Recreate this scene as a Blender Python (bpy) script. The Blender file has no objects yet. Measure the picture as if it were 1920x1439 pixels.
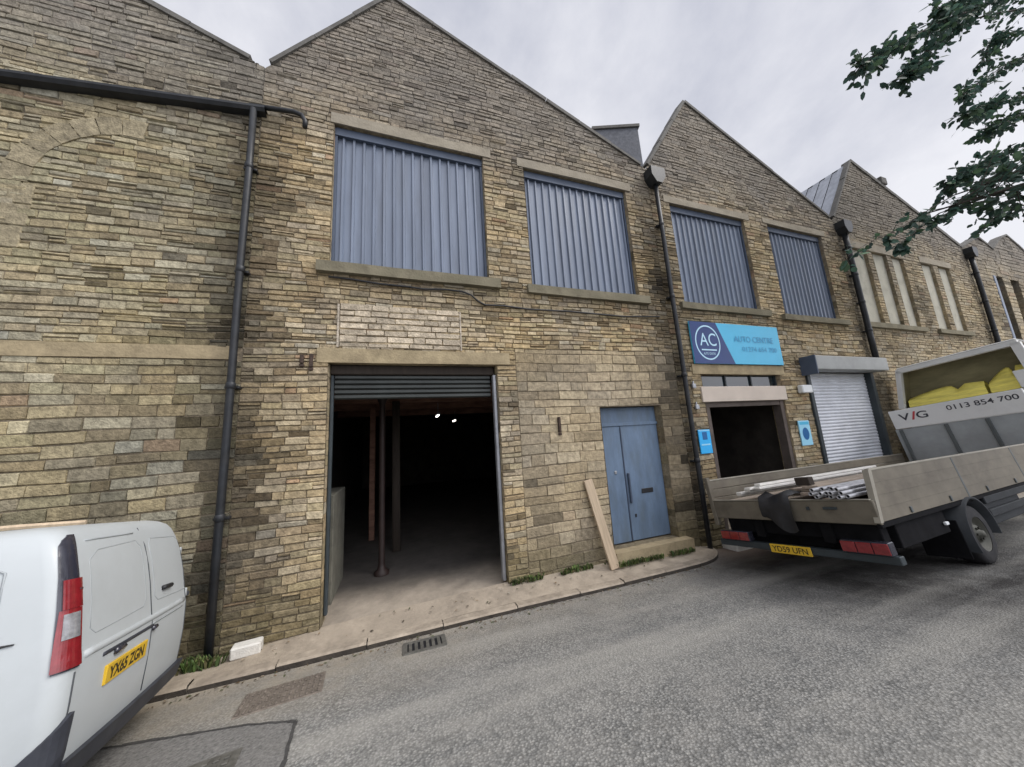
import bpy, math, random
from mathutils import Vector, Matrix, noise as mnoise

random.seed(7)
scene = bpy.context.scene
COL = scene.collection
PI = math.pi
R = random.random
def U(a, b): return a + (b - a) * random.random()
def V3(*a): return Vector(a)
def sstep(a, b, x):
    t = max(0.0, min(1.0, (x - a) / (b - a))); return t * t * (3 - 2 * t)
def mix3(a, b, t): return tuple(a[i] * (1 - t) + b[i] * t for i in range(3))

# ------------------------------------------------------------------ materials
def mat(name, col, rough=.75, metal=0.0, nscale=6.0, namt=.25, bump=0.0, bscale=60.0,
        attr=False, dirt=None, dscale=1.2, dcol=(.06, .05, .04), stretch=(1, 1, 1), spec=.4, coat=0.0, emit=None):
    m = bpy.data.materials.new(name); m.use_nodes = True
    nt = m.node_tree; N = nt.nodes; L = nt.links
    b = N['Principled BSDF']
    b.inputs['Roughness'].default_value = rough; b.inputs['Metallic'].default_value = metal
    b.inputs['Specular IOR Level'].default_value = spec
    b.inputs['Coat Weight'].default_value = coat
    tc = N.new('ShaderNodeTexCoord'); mp = N.new('ShaderNodeMapping'); mp.inputs['Scale'].default_value = stretch
    L.new(tc.outputs['Object'], mp.inputs['Vector'])
    if attr:
        a = N.new('ShaderNodeAttribute'); a.attribute_name = 'Col'; src = a.outputs['Color']
    else:
        a = N.new('ShaderNodeRGB'); a.outputs[0].default_value = (*col, 1); src = a.outputs[0]
    nz = N.new('ShaderNodeTexNoise'); nz.inputs['Scale'].default_value = nscale; nz.inputs['Detail'].default_value = 6
    nz.inputs['Roughness'].default_value = .65
    L.new(mp.outputs[0], nz.inputs['Vector'])
    mr = N.new('ShaderNodeMapRange'); mr.inputs['From Min'].default_value = .3; mr.inputs['From Max'].default_value = .7
    mr.inputs['To Min'].default_value = 1 - namt; mr.inputs['To Max'].default_value = 1 + namt
    L.new(nz.outputs['Fac'], mr.inputs['Value'])
    vm = N.new('ShaderNodeVectorMath'); vm.operation = 'SCALE'
    L.new(src, vm.inputs[0]); L.new(mr.outputs[0], vm.inputs['Scale'])
    out = vm.outputs[0]
    if dirt:
        n2 = N.new('ShaderNodeTexNoise'); n2.inputs['Scale'].default_value = dscale; n2.inputs['Detail'].default_value = 8
        n2.inputs['Roughness'].default_value = .7
        L.new(mp.outputs[0], n2.inputs['Vector'])
        r2 = N.new('ShaderNodeMapRange'); r2.inputs['From Min'].default_value = .48; r2.inputs['From Max'].default_value = .72
        r2.inputs['To Max'].default_value = dirt
        L.new(n2.outputs['Fac'], r2.inputs['Value'])
        mx = N.new('ShaderNodeMix'); mx.data_type = 'RGBA'
        L.new(r2.outputs[0], mx.inputs['Factor']); L.new(out, mx.inputs['A']); mx.inputs['B'].default_value = (*dcol, 1)
        out = mx.outputs['Result']
    L.new(out, b.inputs['Base Color'])
    if bump:
        n3 = N.new('ShaderNodeTexNoise'); n3.inputs['Scale'].default_value = bscale; n3.inputs['Detail'].default_value = 5
        L.new(mp.outputs[0], n3.inputs['Vector'])
        bp = N.new('ShaderNodeBump'); bp.inputs['Strength'].default_value = bump; bp.inputs['Distance'].default_value = .02
        L.new(n3.outputs['Fac'], bp.inputs['Height']); L.new(bp.outputs[0], b.inputs['Normal'])
    if emit:
        b.inputs['Emission Color'].default_value = (*emit[0], 1); b.inputs['Emission Strength'].default_value = emit[1]
    return m

M = {}
M['stone'] = mat('weathered_sandstone', (.4, .3, .2), .92, nscale=13, namt=.40, bump=.8, bscale=38, attr=True, dirt=.45, dscale=1.6, dcol=(.075, .066, .055), spec=.15)
M['smooth_stone'] = mat('dressed_sandstone', (.335, .272, .17), .9, nscale=5, namt=.25, bump=.4, bscale=30, dirt=.6, dscale=2.0, dcol=(.15, .12, .08), spec=.15)
M['dark_stone'] = mat('mossy_sill_stone', (.19, .17, .12), .92, nscale=6, namt=.3, bump=.4, bscale=30, dirt=.6, dscale=3, dcol=(.07, .07, .045), spec=.15)
M['lintel_stone'] = mat('sooty_lintel_stone', (.295, .262, .205), .92, nscale=4, namt=.25, bump=.4, bscale=25, dirt=.5, dscale=2, dcol=(.15, .14, .125), spec=.15)
M['grey_stone'] = mat('grey_infill_stone', (.40, .385, .32), .92, nscale=4, namt=.2, bump=.2, bscale=25, dirt=.35, dscale=2, dcol=(.17, .15, .12), spec=.15)
M['coping'] = mat('coping_slate', (.115, .11, .10), .85, nscale=5, namt=.3, bump=.2)
M['slate'] = mat('roof_slate', (.10, .105, .12), .75, nscale=8, namt=.35, bump=.3, bscale=14)
M['sheet_light'] = mat('pale_roof_sheet', (.36, .38, .42), .6, nscale=4, namt=.2)
M['clad'] = mat('blue_grey_sheet', (.145, .176, .236), .42, .0, nscale=5.0, namt=.22, stretch=(1, 1, .12), dirt=.45, dscale=2.2, dcol=(.085, .095, .115), spec=.5)
M['clad_trim'] = mat('dark_blue_flashing', (.065, .085, .125), .5, nscale=4, namt=.15)
M['iron'] = mat('black_cast_iron', (.016, .018, .021), .45, .0, nscale=7, namt=.4, dirt=.4, dscale=5, dcol=(.04, .036, .034), spec=.35)
M['rust'] = mat('rusty_iron', (.055, .036, .027), .85, nscale=20, namt=.4, bump=.3)
M['blue_door'] = mat('blue_door_paint', (.118, .17, .245), .6, nscale=3, namt=.2, stretch=(2, 2, .6), dirt=.6, dscale=1.9, dcol=(.10, .125, .14))
M['black'] = mat('black_plastic', (.018, .018, .02), .5, nscale=8, namt=.3)
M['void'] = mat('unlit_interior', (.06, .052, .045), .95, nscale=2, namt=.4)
M['concrete'] = mat('interior_concrete', (.3, .27, .24), .9, nscale=3, namt=.25, bump=.2, attr=True, dirt=.4, dscale=.9, dcol=(.035, .032, .03))
M['block'] = mat('interior_block_wall', (.13, .125, .10), .95, nscale=4, namt=.3)
M['old_wood'] = mat('old_timber_post', (.032, .024, .018), .8, nscale=3, namt=.3, stretch=(6, 6, .6))
M['red_iron'] = mat('red_oxide_iron', (.02, .011, .009), .6, nscale=6, namt=.3)
M['shutter_dark'] = mat('greenish_steel_slat', (.045, .05, .047), .5, .2, nscale=3, namt=.2)
M['shutter'] = mat('galvanised_shutter', (.62, .645, .69), .45, .0, nscale=2, namt=.12, dirt=.2, dscale=1.5, dcol=(.3, .3, .3))
M['shutter_box'] = mat('grey_shutter_box', (.34, .35, .34), .6, nscale=2, namt=.12, dirt=.2)
M['rail'] = mat('dark_guide_rail', (.035, .045, .05), .5, nscale=4, namt=.2)
M['galv'] = mat('galvanised_steel', (.33, .34, .36), .45, .5, nscale=6, namt=.2)
M['cream'] = mat('cream_fascia', (.52, .45, .38), .65, nscale=2, namt=.08, dirt=.2, dscale=1.2, dcol=(.38, .33, .28))
M['door_frame'] = mat('weathered_frame', (.10, .08, .068), .8, nscale=4, namt=.3, dirt=.5, dscale=3)
M['glass'] = mat('dark_window_glass', (.012, .022, .028), .08, nscale=2, namt=.3, spec=.8)
M['sign_cyan'] = mat('cyan_sign_face', (.075, .43, .66), .45, nscale=1.5, namt=.06)
M['sign_navy'] = mat('navy_sign_face', (.02, .045, .16), .45, nscale=2, namt=.1)
M['sign_white'] = mat('pale_sign_print', (.45, .68, .82), .5, nscale=2, namt=.05)
M['sign_text'] = mat('blue_sign_print', (.06, .29, .50), .5, nscale=2, namt=.05)
M['poster'] = mat('bright_blue_poster', (.03, .40, .80), .45, nscale=3, namt=.06)
M['poster_dark'] = mat('poster_dark_blue', (.01, .11, .30), .5, nscale=3, namt=.1)
M['poster_light'] = mat('poster_pale_edge', (.30, .62, .80), .5, nscale=3, namt=.05)
M['white_box'] = mat('white_plastic', (.72, .74, .74), .45, nscale=3, namt=.06)
M['plank'] = mat('fresh_sawn_timber', (.46, .36, .25), .8, nscale=4, namt=.2, stretch=(8, 8, .5))
M['grey_timber'] = mat('grey_scaffold_board', (.33, .27, .215), .85, nscale=4, namt=.3, stretch=(.5, 8, 8), dirt=.3)
M['pale_block'] = mat('pale_concrete_block', (.62, .60, .55), .85, nscale=8, namt=.15, bump=.3, dirt=.3, dscale=6, dcol=(.3, .27, .22))
M['leaf'] = mat('tree_leaf', (.035, .075, .045), .55, nscale=1.5, namt=.4, attr=True, spec=.3)
M['bark'] = mat('bark', (.05, .043, .035), .9, nscale=8, namt=.4, bump=.4)
M['weed'] = mat('weed_leaf', (.07, .13, .035), .7, nscale=3, namt=.4, attr=True, spec=.2)
M['van'] = mat('white_van_paint', (.45, .478, .485), .34, nscale=1.2, namt=.03, dirt=.3, dscale=1.3, dcol=(.33, .345, .34), spec=.25, coat=.04)
M['bumper'] = mat('grey_black_bumper', (.035, .038, .048), .55, nscale=9, namt=.25, dirt=.35, dscale=3, dcol=(.09, .09, .09))
M['lamp_red'] = mat('red_lamp_lens', (.20, .014, .018), .15, nscale=20, namt=.25, coat=.7)
M['lamp_dark'] = mat('smoked_lamp_trim', (.03, .03, .042), .2, nscale=6, namt=.2, coat=.5)
M['lamp_clear'] = mat('clear_lamp_lens', (.30, .30, .31), .15, .3, nscale=16, namt=.45, coat=.8)
M['plate'] = mat('yellow_plate', (.66, .42, .03), .4, nscale=3, namt=.08)
M['plate_txt'] = mat('black_plate_print', (.035, .025, .012), .5, nscale=3, namt=.1)
M['gap'] = mat('shadow_gap', (.06, .065, .07), .7, nscale=4, namt=.2)
M['gap_soft'] = mat('soft_panel_crease', (.33, .355, .365), .5, nscale=4, namt=.1)
M['tyre'] = mat('tyre_rubber', (.02, .02, .022), .85, nscale=12, namt=.4, dirt=.4, dscale=5, dcol=(.06, .055, .05))
M['rim'] = mat('dull_steel_rim', (.075, .075, .062), .6, .3, nscale=6, namt=.3, dirt=.5, dscale=4, dcol=(.07, .06, .045))
M['alu'] = mat('dirty_alloy_board', (.15, .132, .10), .6, .15, nscale=3, namt=.18, stretch=(.6, 1, 1), dirt=.8, dscale=2.2, dcol=(.075, .062, .048))
M['alu_light'] = mat('pale_alloy_edge', (.27, .25, .205), .5, .2, nscale=4, namt=.2)
M['headboard'] = mat('grey_headboard_panel', (.33, .35, .355), .6, .1, nscale=2, namt=.15, dirt=.3, dscale=1.5, dcol=(.18, .18, .17))
M['rib'] = mat('dark_headboard_rib', (.09, .10, .10), .6, nscale=3, namt=.2)
M['chassis'] = mat('black_chassis', (.009, .009, .010), .9, nscale=5, namt=.4, spec=.1)
M['guard'] = mat('grey_plastic_guard', (.026, .029, .032), .7, nscale=5, namt=.25, spec=.2)
M['truck_white'] = mat('dirty_white_board', (.72, .72, .70), .5, nscale=2, namt=.10, dirt=.25, dscale=2, dcol=(.42, .40, .37))
M['sign_black'] = mat('dark_lettering', (.05, .05, .06), .6, nscale=4, namt=.2)
M['sign_red'] = mat('red_lettering', (.5, .06, .07), .6, nscale=4, namt=.2)
M['olive'] = mat('olive_lining', (.24, .215, .12), .85, nscale=2, namt=.3, stretch=(1, .6, 2))
M['yellow'] = mat('yellow_tarpaulin', (.88, .76, .17), .6, nscale=5, namt=.25, stretch=(1, .5, 3), dirt=.2, dscale=3, dcol=(.35, .27, .05))
M['tube'] = mat('scaffold_tube', (.42, .42, .43), .4, .5, nscale=8, namt=.3)
M['tube_end'] = mat('tube_bore', (.01, .01, .012), .9)
M['bundle'] = mat('white_plastic_profile', (.62, .60, .56), .5, nscale=6, namt=.12)
M['grate'] = mat('worn_iron_grate', (.13, .125, .11), .6, .2, nscale=15, namt=.35, bump=.2)
M['cover'] = mat('rusty_ironwork_cover', (.175, .148, .122), .8, .1, nscale=15, namt=.35, bump=.2)
M['tube_light'] = mat('lit_strip_lamp', (.9, .9, .85), .5, emit=((1, .93, .82), 6.0))

nt_l = M['leaf'].node_tree; pb = nt_l.nodes['Principled BSDF']; tl_ = nt_l.nodes.new('ShaderNodeBsdfTranslucent'); ms_ = nt_l.nodes.new('ShaderNodeMixShader'); ms_.inputs[0].default_value = .35
nt_l.links.new(pb.inputs['Base Color'].links[0].from_socket, tl_.inputs['Color']); nt_l.links.new(pb.outputs[0], ms_.inputs[1]); nt_l.links.new(tl_.outputs[0], ms_.inputs[2]); nt_l.links.new(ms_.outputs[0], nt_l.nodes['Material Output'].inputs['Surface'])

# ------------------------------------------------------------------ mesh builder
class MB:
    def __init__(s): s.v = []; s.f = []; s.mi = []; s.c = []; s.cur = (1, 1, 1); s.m = 0; s.sm = []; s.smooth = False
    def add(s, vs, fs):
        o = len(s.v)
        s.v += [tuple(x) for x in vs]; s.c += [s.cur] * len(vs)
        s.f += [tuple(i + o for i in f) for f in fs]; s.mi += [s.m] * len(fs); s.sm += [s.smooth] * len(fs)
        return s
    def box(s, x0, x1, y0, y1, z0, z1, bev=0.0):
        if bev <= 0:
            vs = [(x, y, z) for x in (x0, x1) for y in (y0, y1) for z in (z0, z1)]
            fs = [(0, 1, 3, 2), (4, 6, 7, 5), (0, 4, 5, 1), (2, 3, 7, 6), (0, 2, 6, 4), (1, 5, 7, 3)]
            return s.add(vs, fs)
        b = min(bev, (x1 - x0) * .45, (y1 - y0) * .45, (z1 - z0) * .45)
        vs = []; idx = {}
        X = (x0, x1); Y = (y0, y1); Z = (z0, z1)
        for i in (0, 1):
            for j in (0, 1):
                for k in (0, 1):
                    ix = b if i == 0 else -b; iy = b if j == 0 else -b; iz = b if k == 0 else -b
                    for ax, p in enumerate(((X[i], Y[j] + iy, Z[k] + iz), (X[i] + ix, Y[j], Z[k] + iz), (X[i] + ix, Y[j] + iy, Z[k]))):
                        idx[(i, j, k, ax)] = len(vs); vs.append(p)
        fs = []
        for i in (0, 1):
            q = [idx[(i, 0, 0, 0)], idx[(i, 0, 1, 0)], idx[(i, 1, 1, 0)], idx[(i, 1, 0, 0)]]; fs.append(q if i == 0 else q[::-1])
            q = [idx[(0, i, 0, 1)], idx[(1, i, 0, 1)], idx[(1, i, 1, 1)], idx[(0, i, 1, 1)]]; fs.append(q if i == 0 else q[::-1])
            q = [idx[(0, 0, i, 2)], idx[(0, 1, i, 2)], idx[(1, 1, i, 2)], idx[(1, 0, i, 2)]]; fs.append(q if i == 0 else q[::-1])
        for i in (0, 1):
            for j in (0, 1):
                q = [idx[(i, j, 0, 0)], idx[(i, j, 0, 1)], idx[(i, j, 1, 1)], idx[(i, j, 1, 0)]]; fs.append(q)
                q = [idx[(i, 0, j, 0)], idx[(i, 0, j, 2)], idx[(i, 1, j, 2)], idx[(i, 1, j, 0)]]; fs.append(q)
                q = [idx[(0, i, j, 1)], idx[(0, i, j, 2)], idx[(1, i, j, 2)], idx[(1, i, j, 1)]]; fs.append(q)
        for i in (0, 1):
            for j in (0, 1):
                for k in (0, 1): fs.append([idx[(i, j, k, 0)], idx[(i, j, k, 1)], idx[(i, j, k, 2)]])
        return s.add(vs, fs)
    def tube(s, pts, r, n=10, caps=True):
        pts = [Vector(p) for p in pts]; rs = r if isinstance(r, (list, tuple)) else [r] * len(pts)
        vs = []; fs = []; prev = None
        for i, p in enumerate(pts):
            t = (pts[min(i + 1, len(pts) - 1)] - pts[max(i - 1, 0)]).normalized()
            if prev is None:
                a = t.cross(V3(0, 0, 1)); a = a if a.length > .1 else t.cross(V3(1, 0, 0))
            else: a = prev - t * prev.dot(t)
            a.normalize(); prev = a; b = t.cross(a)
            for k in range(n):
                th = 2 * PI * k / n; vs.append(p + (a * math.cos(th) + b * math.sin(th)) * rs[i])
        for i in range(len(pts) - 1):
            for k in range(n):
                fs.append((i * n + k, i * n + (k + 1) % n, (i + 1) * n + (k + 1) % n, (i + 1) * n + k))
        if caps: fs.append(tuple(range(n))[::-1]); fs.append(tuple(range((len(pts) - 1) * n, len(pts) * n)))
        return s.add(vs, fs)
    def prism(s, poly, axis, a0, a1):
        # poly in the two other axes (cyclic order), extruded along axis
        def P(u, w, a): return {0: (a, u, w), 1: (u, a, w), 2: (u, w, a)}[axis]
        n = len(poly); vs = [P(u, w, a0) for u, w in poly] + [P(u, w, a1) for u, w in poly]
        fs = [tuple(range(n))[::-1], tuple(range(n, 2 * n))] + [(i, (i + 1) % n, n + (i + 1) % n, n + i) for i in range(n)]
        return s.add(vs, fs)
    def lathe(s, prof, c, axis='y', n=28):
        vs = []; fs = []
        for r, h in prof:
            for k in range(n):
                t = 2 * PI * k / n
                if axis == 'y': vs.append((c[0] + r * math.cos(t), c[1] + h, c[2] + r * math.sin(t)))
                elif axis == 'z': vs.append((c[0] + r * math.cos(t), c[1] + r * math.sin(t), c[2] + h))
                else: vs.append((c[0] + h, c[1] + r * math.cos(t), c[2] + r * math.sin(t)))
        for i in range(len(prof) - 1):
            for k in range(n): fs.append((i * n + k, i * n + (k + 1) % n, (i + 1) * n + (k + 1) % n, (i + 1) * n + k))
        return s.add(vs, fs)
    def build(s, name, mats, parent=None, world=True):
        me = bpy.data.meshes.new(name)
        vs = s.v
        if parent is not None and world:
            off = parent.location if parent.type == 'EMPTY' or True else V3(0, 0, 0)
            o = V3(0, 0, 0); p = parent
            while p is not None: o = o + p.location; p = p.parent
            vs = [(a - o.x, b - o.y, c - o.z) for a, b, c in vs]
        me.from_pydata(vs, [], s.f)
        if not isinstance(mats, (list, tuple)): mats = [mats]
        for m in mats: me.materials.append(m)
        me.polygons.foreach_set('material_index', s.mi)
        me.polygons.foreach_set('use_smooth', s.sm)
        ca = me.color_attributes.new('Col', 'FLOAT_COLOR', 'POINT')
        ca.data.foreach_set('color', [x for c in s.c for x in (*c, 1.0)])
        import bmesh
        bm = bmesh.new(); bm.from_mesh(me)
        if len(bm.faces) < 6000: bmesh.ops.recalc_face_normals(bm, faces=bm.faces)
        bm.to_mesh(me); bm.free(); me.update()
        ob = bpy.data.objects.new(name, me); COL.objects.link(ob)
        if parent is not None: ob.parent = parent
        return ob

def tag(o, label=None, cat=None, group=None, kind=None):
    if label: o['label'] = label
    if cat: o['category'] = cat
    if group: o['group'] = group
    if kind: o['kind'] = kind
    return o
def empty(name, loc, label, cat, group=None):
    o = bpy.data.objects.new(name, None); COL.objects.link(o); o.location = loc; o.empty_display_size = .2
    return tag(o, label, cat, group)
def text_part(name, body, h, origin, right, up, m, parent, width=None, depth=.002, bold=0.0, align='LEFT'):
    cu = bpy.data.curves.new('lettering_curve', 'FONT'); cu.body = body; cu.size = 1.0; cu.offset = bold; cu.align_x = 'LEFT'
    ob = bpy.data.objects.new('lettering_curve', cu); COL.objects.link(ob)
    dg = bpy.context.evaluated_depsgraph_get(); dg.update()
    me = bpy.data.meshes.new_from_object(ob.evaluated_get(dg))
    bpy.data.objects.remove(ob); bpy.data.curves.remove(cu)
    xs = [v.co.x for v in me.vertices]; ys = [v.co.y for v in me.vertices]
    x0, x1, y0, y1 = min(xs), max(xs), min(ys), max(ys)
    sy = h / (y1 - y0); sx = (width / (x1 - x0)) if width else sy
    rt = Vector(right).normalized(); u = Vector(up).normalized(); nn = rt.cross(u); O = Vector(origin)
    for v in me.vertices: v.co = O + rt * (v.co.x - x0) * sx + u * (v.co.y - y0) * sy
    me.name = name; me.materials.clear(); me.materials.append(m)
    o = bpy.data.objects.new(name, me); COL.objects.link(o); o.parent = parent
    return o

# ------------------------------------------------------------------ camera
Rr = ((0.94554638, -0.31974567, -0.06086663), (-0.00377359, 0.17621997, -0.98434358), (0.32546551, 0.9309722, 0.16541756))
cam = bpy.data.cameras.new('camera'); co = bpy.data.objects.new('camera', cam); COL.objects.link(co)
cam.sensor_width = 36; cam.lens = 610 / 1920 * 36; cam.clip_start = .05; cam.clip_end = 2000
r, d, f = (Vector(x) for x in Rr)
mw = Matrix(((r.x, -d.x, -f.x, 0), (r.y, -d.y, -f.y, -5.4), (r.z, -d.z, -f.z, 2.43), (0, 0, 0, 1)))
co.matrix_world = mw; scene.camera = co

# ------------------------------------------------------------------ ground
SL = .15; Y0 = -.57
def road_z(y): return -SL * (y - Y0) if y > -9 else 1.2645 + (-9 - y) * .02
def road_mat():
    m = bpy.data.materials.new('chipped_asphalt'); m.use_nodes = True; nt = m.node_tree; N = nt.nodes; L = nt.links
    b = N['Principled BSDF']; b.inputs['Roughness'].default_value = .9; b.inputs['Specular IOR Level'].default_value = .2
    tc = N.new('ShaderNodeTexCoord')
    def noise(sc, det=6, rough=.6):
        n = N.new('ShaderNodeTexNoise'); n.inputs['Scale'].default_value = sc; n.inputs['Detail'].default_value = det
        n.inputs['Roughness'].default_value = rough; L.new(tc.outputs['Object'], n.inputs['Vector']); return n
    def rng(src, a, b2, c, d2):
        r = N.new('ShaderNodeMapRange'); r.inputs['From Min'].default_value = a; r.inputs['From Max'].default_value = b2
        r.inputs['To Min'].default_value = c; r.inputs['To Max'].default_value = d2; L.new(src, r.inputs['Value']); return r.outputs[0]
    def mixc(f, a, b2):
        x = N.new('ShaderNodeMix'); x.data_type = 'RGBA'
        if isinstance(f, float): x.inputs['Factor'].default_value = f
        else: L.new(f, x.inputs['Factor'])
        for s, v in (('A', a), ('B', b2)):
            if isinstance(v, tuple): x.inputs[s].default_value = (*v, 1)
            else: L.new(v, x.inputs[s])
        return x.outputs['Result']
    def mul(a, b2):
        x = N.new('ShaderNodeMath'); x.operation = 'MULTIPLY'
        for i, v in enumerate((a, b2)):
            if isinstance(v, float): x.inputs[i].default_value = v
            else: L.new(v, x.inputs[i])
        return x.outputs[0]
    vo = N.new('ShaderNodeTexVoronoi'); vo.inputs['Scale'].default_value = 54; L.new(tc.outputs['Object'], vo.inputs['Vector'])
    sep = N.new('ShaderNodeSeparateColor'); L.new(vo.outputs['Color'], sep.inputs[0])
    chips = mixc(rng(sep.outputs[0], .15, .95, 0, 1), (.165, .165, .158), (.35, .345, .325))
    chips = mixc(rng(sep.outputs[1], .82, .9, 0, .75), chips, (.42, .41, .38))
    gapd = rng(vo.outputs['Distance'], .25, .75, 0, .6)
    chips = mixc(gapd, chips, (.07, .07, .067))
    big = noise(.55, 8, .65)
    c = mixc(rng(big.outputs['Fac'], .4, .68, 0, .42), chips, (.15, .15, .145))
    mid = noise(3.2, 6, .7)
    c = mixc(rng(mid.outputs['Fac'], .42, .7, 0, .35), c, (.36, .345, .315))
    sx = N.new('ShaderNodeSeparateXYZ'); L.new(tc.outputs['Object'], sx.inputs[0])
    # dusty silt in the gutter, thicker downhill
    gut = rng(sx.outputs['Y'], -1.9, -.7, 0, 1)
    left = rng(sx.outputs['X'], 1.5, -1.0, .35, 1)
    nz = noise(2.0, 6, .7)
    c = mixc(mul(mul(gut, left), rng(nz.outputs['Fac'], .3, .65, .25, .95)), c, (.36, .31, .235))
    # oily stain with painted lorry shadow; brown yard soil beside the wall
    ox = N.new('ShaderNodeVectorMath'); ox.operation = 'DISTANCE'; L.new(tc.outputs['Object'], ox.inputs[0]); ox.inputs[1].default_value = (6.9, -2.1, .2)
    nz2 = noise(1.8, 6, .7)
    oil_shade = mul(rng(ox.outputs['Value'], 3.1, 1.2, 0, 1), rng(nz2.outputs['Fac'], .3, .55, .35, .92))
    c = mixc(oil_shade, c, (.035, .032, .03))
    # cracks and worn tracks
    cw = noise(1.1, 4, .6); cm = N.new('ShaderNodeVectorMath'); cm.operation = 'MULTIPLY_ADD'; L.new(cw.outputs['Color'], cm.inputs[0]); cm.inputs[1].default_value = (.7, .7, .7); L.new(tc.outputs['Object'], cm.inputs[2])
    v2 = N.new('ShaderNodeTexVoronoi'); v2.feature = 'DISTANCE_TO_EDGE'; v2.inputs['Scale'].default_value = .55; L.new(cm.outputs[0], v2.inputs['Vector'])
    ck = noise(.8, 3, .5)
    c = mixc(mul(rng(v2.outputs['Distance'], .010, .002, 0, .3), rng(ck.outputs['Fac'], .5, .62, 0, 1)), c, (.06, .058, .055))
    st = N.new('ShaderNodeTexNoise'); st.inputs['Scale'].default_value = 1.0; st.inputs['Detail'].default_value = 5; ms = N.new('ShaderNodeMapping'); ms.inputs['Scale'].default_value = (.18, 1.6, 1); L.new(tc.outputs['Object'], ms.inputs[0]); L.new(ms.outputs[0], st.inputs['Vector'])
    c = mixc(rng(st.outputs['Fac'], .5, .7, 0, .45), c, (.40, .385, .345))
    c = mixc(rng(st.outputs['Fac'], .46, .3, 0, .35), c, (.14, .138, .13))
    soil = mul(rng(sx.outputs['Y'], -1.5, -.3, 0, 1), rng(sx.outputs['X'], 5.2, 6.2, 0, .85))
    c = mixc(soil, c, (.14, .10, .075))
    L.new(c, b.inputs['Base Color'])
    bp = N.new('ShaderNodeBump'); bp.inputs['Strength'].default_value = .55; bp.inputs['Distance'].default_value = .012
    L.new(vo.outputs['Distance'], bp.inputs['Height']); L.new(bp.outputs[0], b.inputs['Normal'])
    return m
M['road'] = road_mat()
g = MB()
xs = [-400, -60, -20, -10, -6, -3, 0, 3, 6, 10, 16, 24, 40, 80, 400]
ys = [(400, -.12), (.4, -.10), (0, -.03), (-.57, 0)] + [(y, road_z(y)) for y in (-2, -4, -6, -9, -14, -30)] + [(-400, road_z(-400) - 4)]
vs = [(x, y, z) for y, z in ys for x in xs]; n = len(xs)
fs = [(j * n + i, j * n + i + 1, (j + 1) * n + i + 1, (j + 1) * n + i) for j in range(len(ys) - 1) for i in range(n - 1)]
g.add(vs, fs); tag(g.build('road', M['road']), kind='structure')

# pavement: worn flags with a kerb edge, turning back to the wall at its right-hand end
def wall_base(x):
    pts = [(-8, -.02), (-2.1, .02), (-1.1, .10), (1.8, .175), (4.0, .165), (5.2, .15), (5.9, .05)]
    if x <= pts[0][0]: return pts[0][1]
    for a, b in zip(pts, pts[1:]):
        if x <= b[0]: return a[1] + (b[1] - a[1]) * (x - a[0]) / (b[0] - a[0])
    return pts[-1][1]
def kerb_y(x):
    if x < 4.7: return -.575 + .015 * math.sin(x * 1.3)
    t = min(1, (x - 4.7) / 1.17); return -.575 * math.sqrt(max(0, 1 - t ** 2.6))
M['paving'] = mat('worn_paving', (.345, .292, .228), .9, nscale=4, namt=.22, bump=.35, bscale=40, dirt=.7, dscale=1.9, dcol=(.17, .145, .115), spec=.15)
M['kerb'] = mat('kerb_stone', (.33, .28, .22), .9, nscale=6, namt=.28, bump=.35, bscale=30, dirt=.6, dscale=2.5, dcol=(.17, .14, .11), spec=.15)
M['kerb_face'] = mat('dark_kerb_face', (.05, .042, .034), .95, nscale=10, namt=.4, bump=.4)  # kerb face darker than the kerb top
p = MB(); k = MB(); N_ = 150
X = [-8 + i * (5.87 + 8) / N_ for i in range(N_ + 1)]
rows = 7
vs = []; fs = []
for i, x in enumerate(X):
    ky = kerb_y(x) + .13 if x < 5.3 else kerb_y(x) * .78
    ky = min(ky, 0.0)
    for j in range(rows + 1):
        t = j / rows; y = ky * (1 - t) + .04 * t
        z = .070 * (1 - t) + wall_base(x) * t + .007 * mnoise.noise((x * 2.3, y * 5, 3.3)) - .002
        vs.append((x, y, z))
for i in range(N_):
    for j in range(rows):
        a = i * (rows + 1) + j; fs.append((a, a + rows + 1, a + rows + 2, a + 1))
p.smooth = True; p.add(vs, fs); tag(p.build('pavement', M['paving']), kind='structure')
x = -8.0
while x < 5.86:
    w = min(U(.75, 1.05), 5.87 - x); m_ = max(2, int(w / .12)); top = .072 + U(-.006, .010)
    xx = [x + .006 + (w - .012) * i / m_ for i in range(m_ + 1)]
    for a, b in zip(xx, xx[1:]):
        def row(q):
            ky = kerb_y(q); iy = min(ky + .14 if q < 5.3 else ky * .74, -.0)
            nzz = .005 * mnoise.noise((q * 6, 2, 0))
            return [(q, ky + .004, -.12), (q, ky + nzz, top - .022), (q, ky + .018, top + nzz), (q, iy, top)]
        ra, rb = row(a), row(b)
        k.m = 1; k.add(ra[:2] + rb[:2], [(0, 2, 3, 1)])
        k.m = 0; k.add(ra[1:] + rb[1:], [(0, 3, 4, 1), (1, 4, 5, 2)])
    x += w
tag(k.build('kerb', [M['kerb'], M['kerb_face']]), kind='structure')
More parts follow.
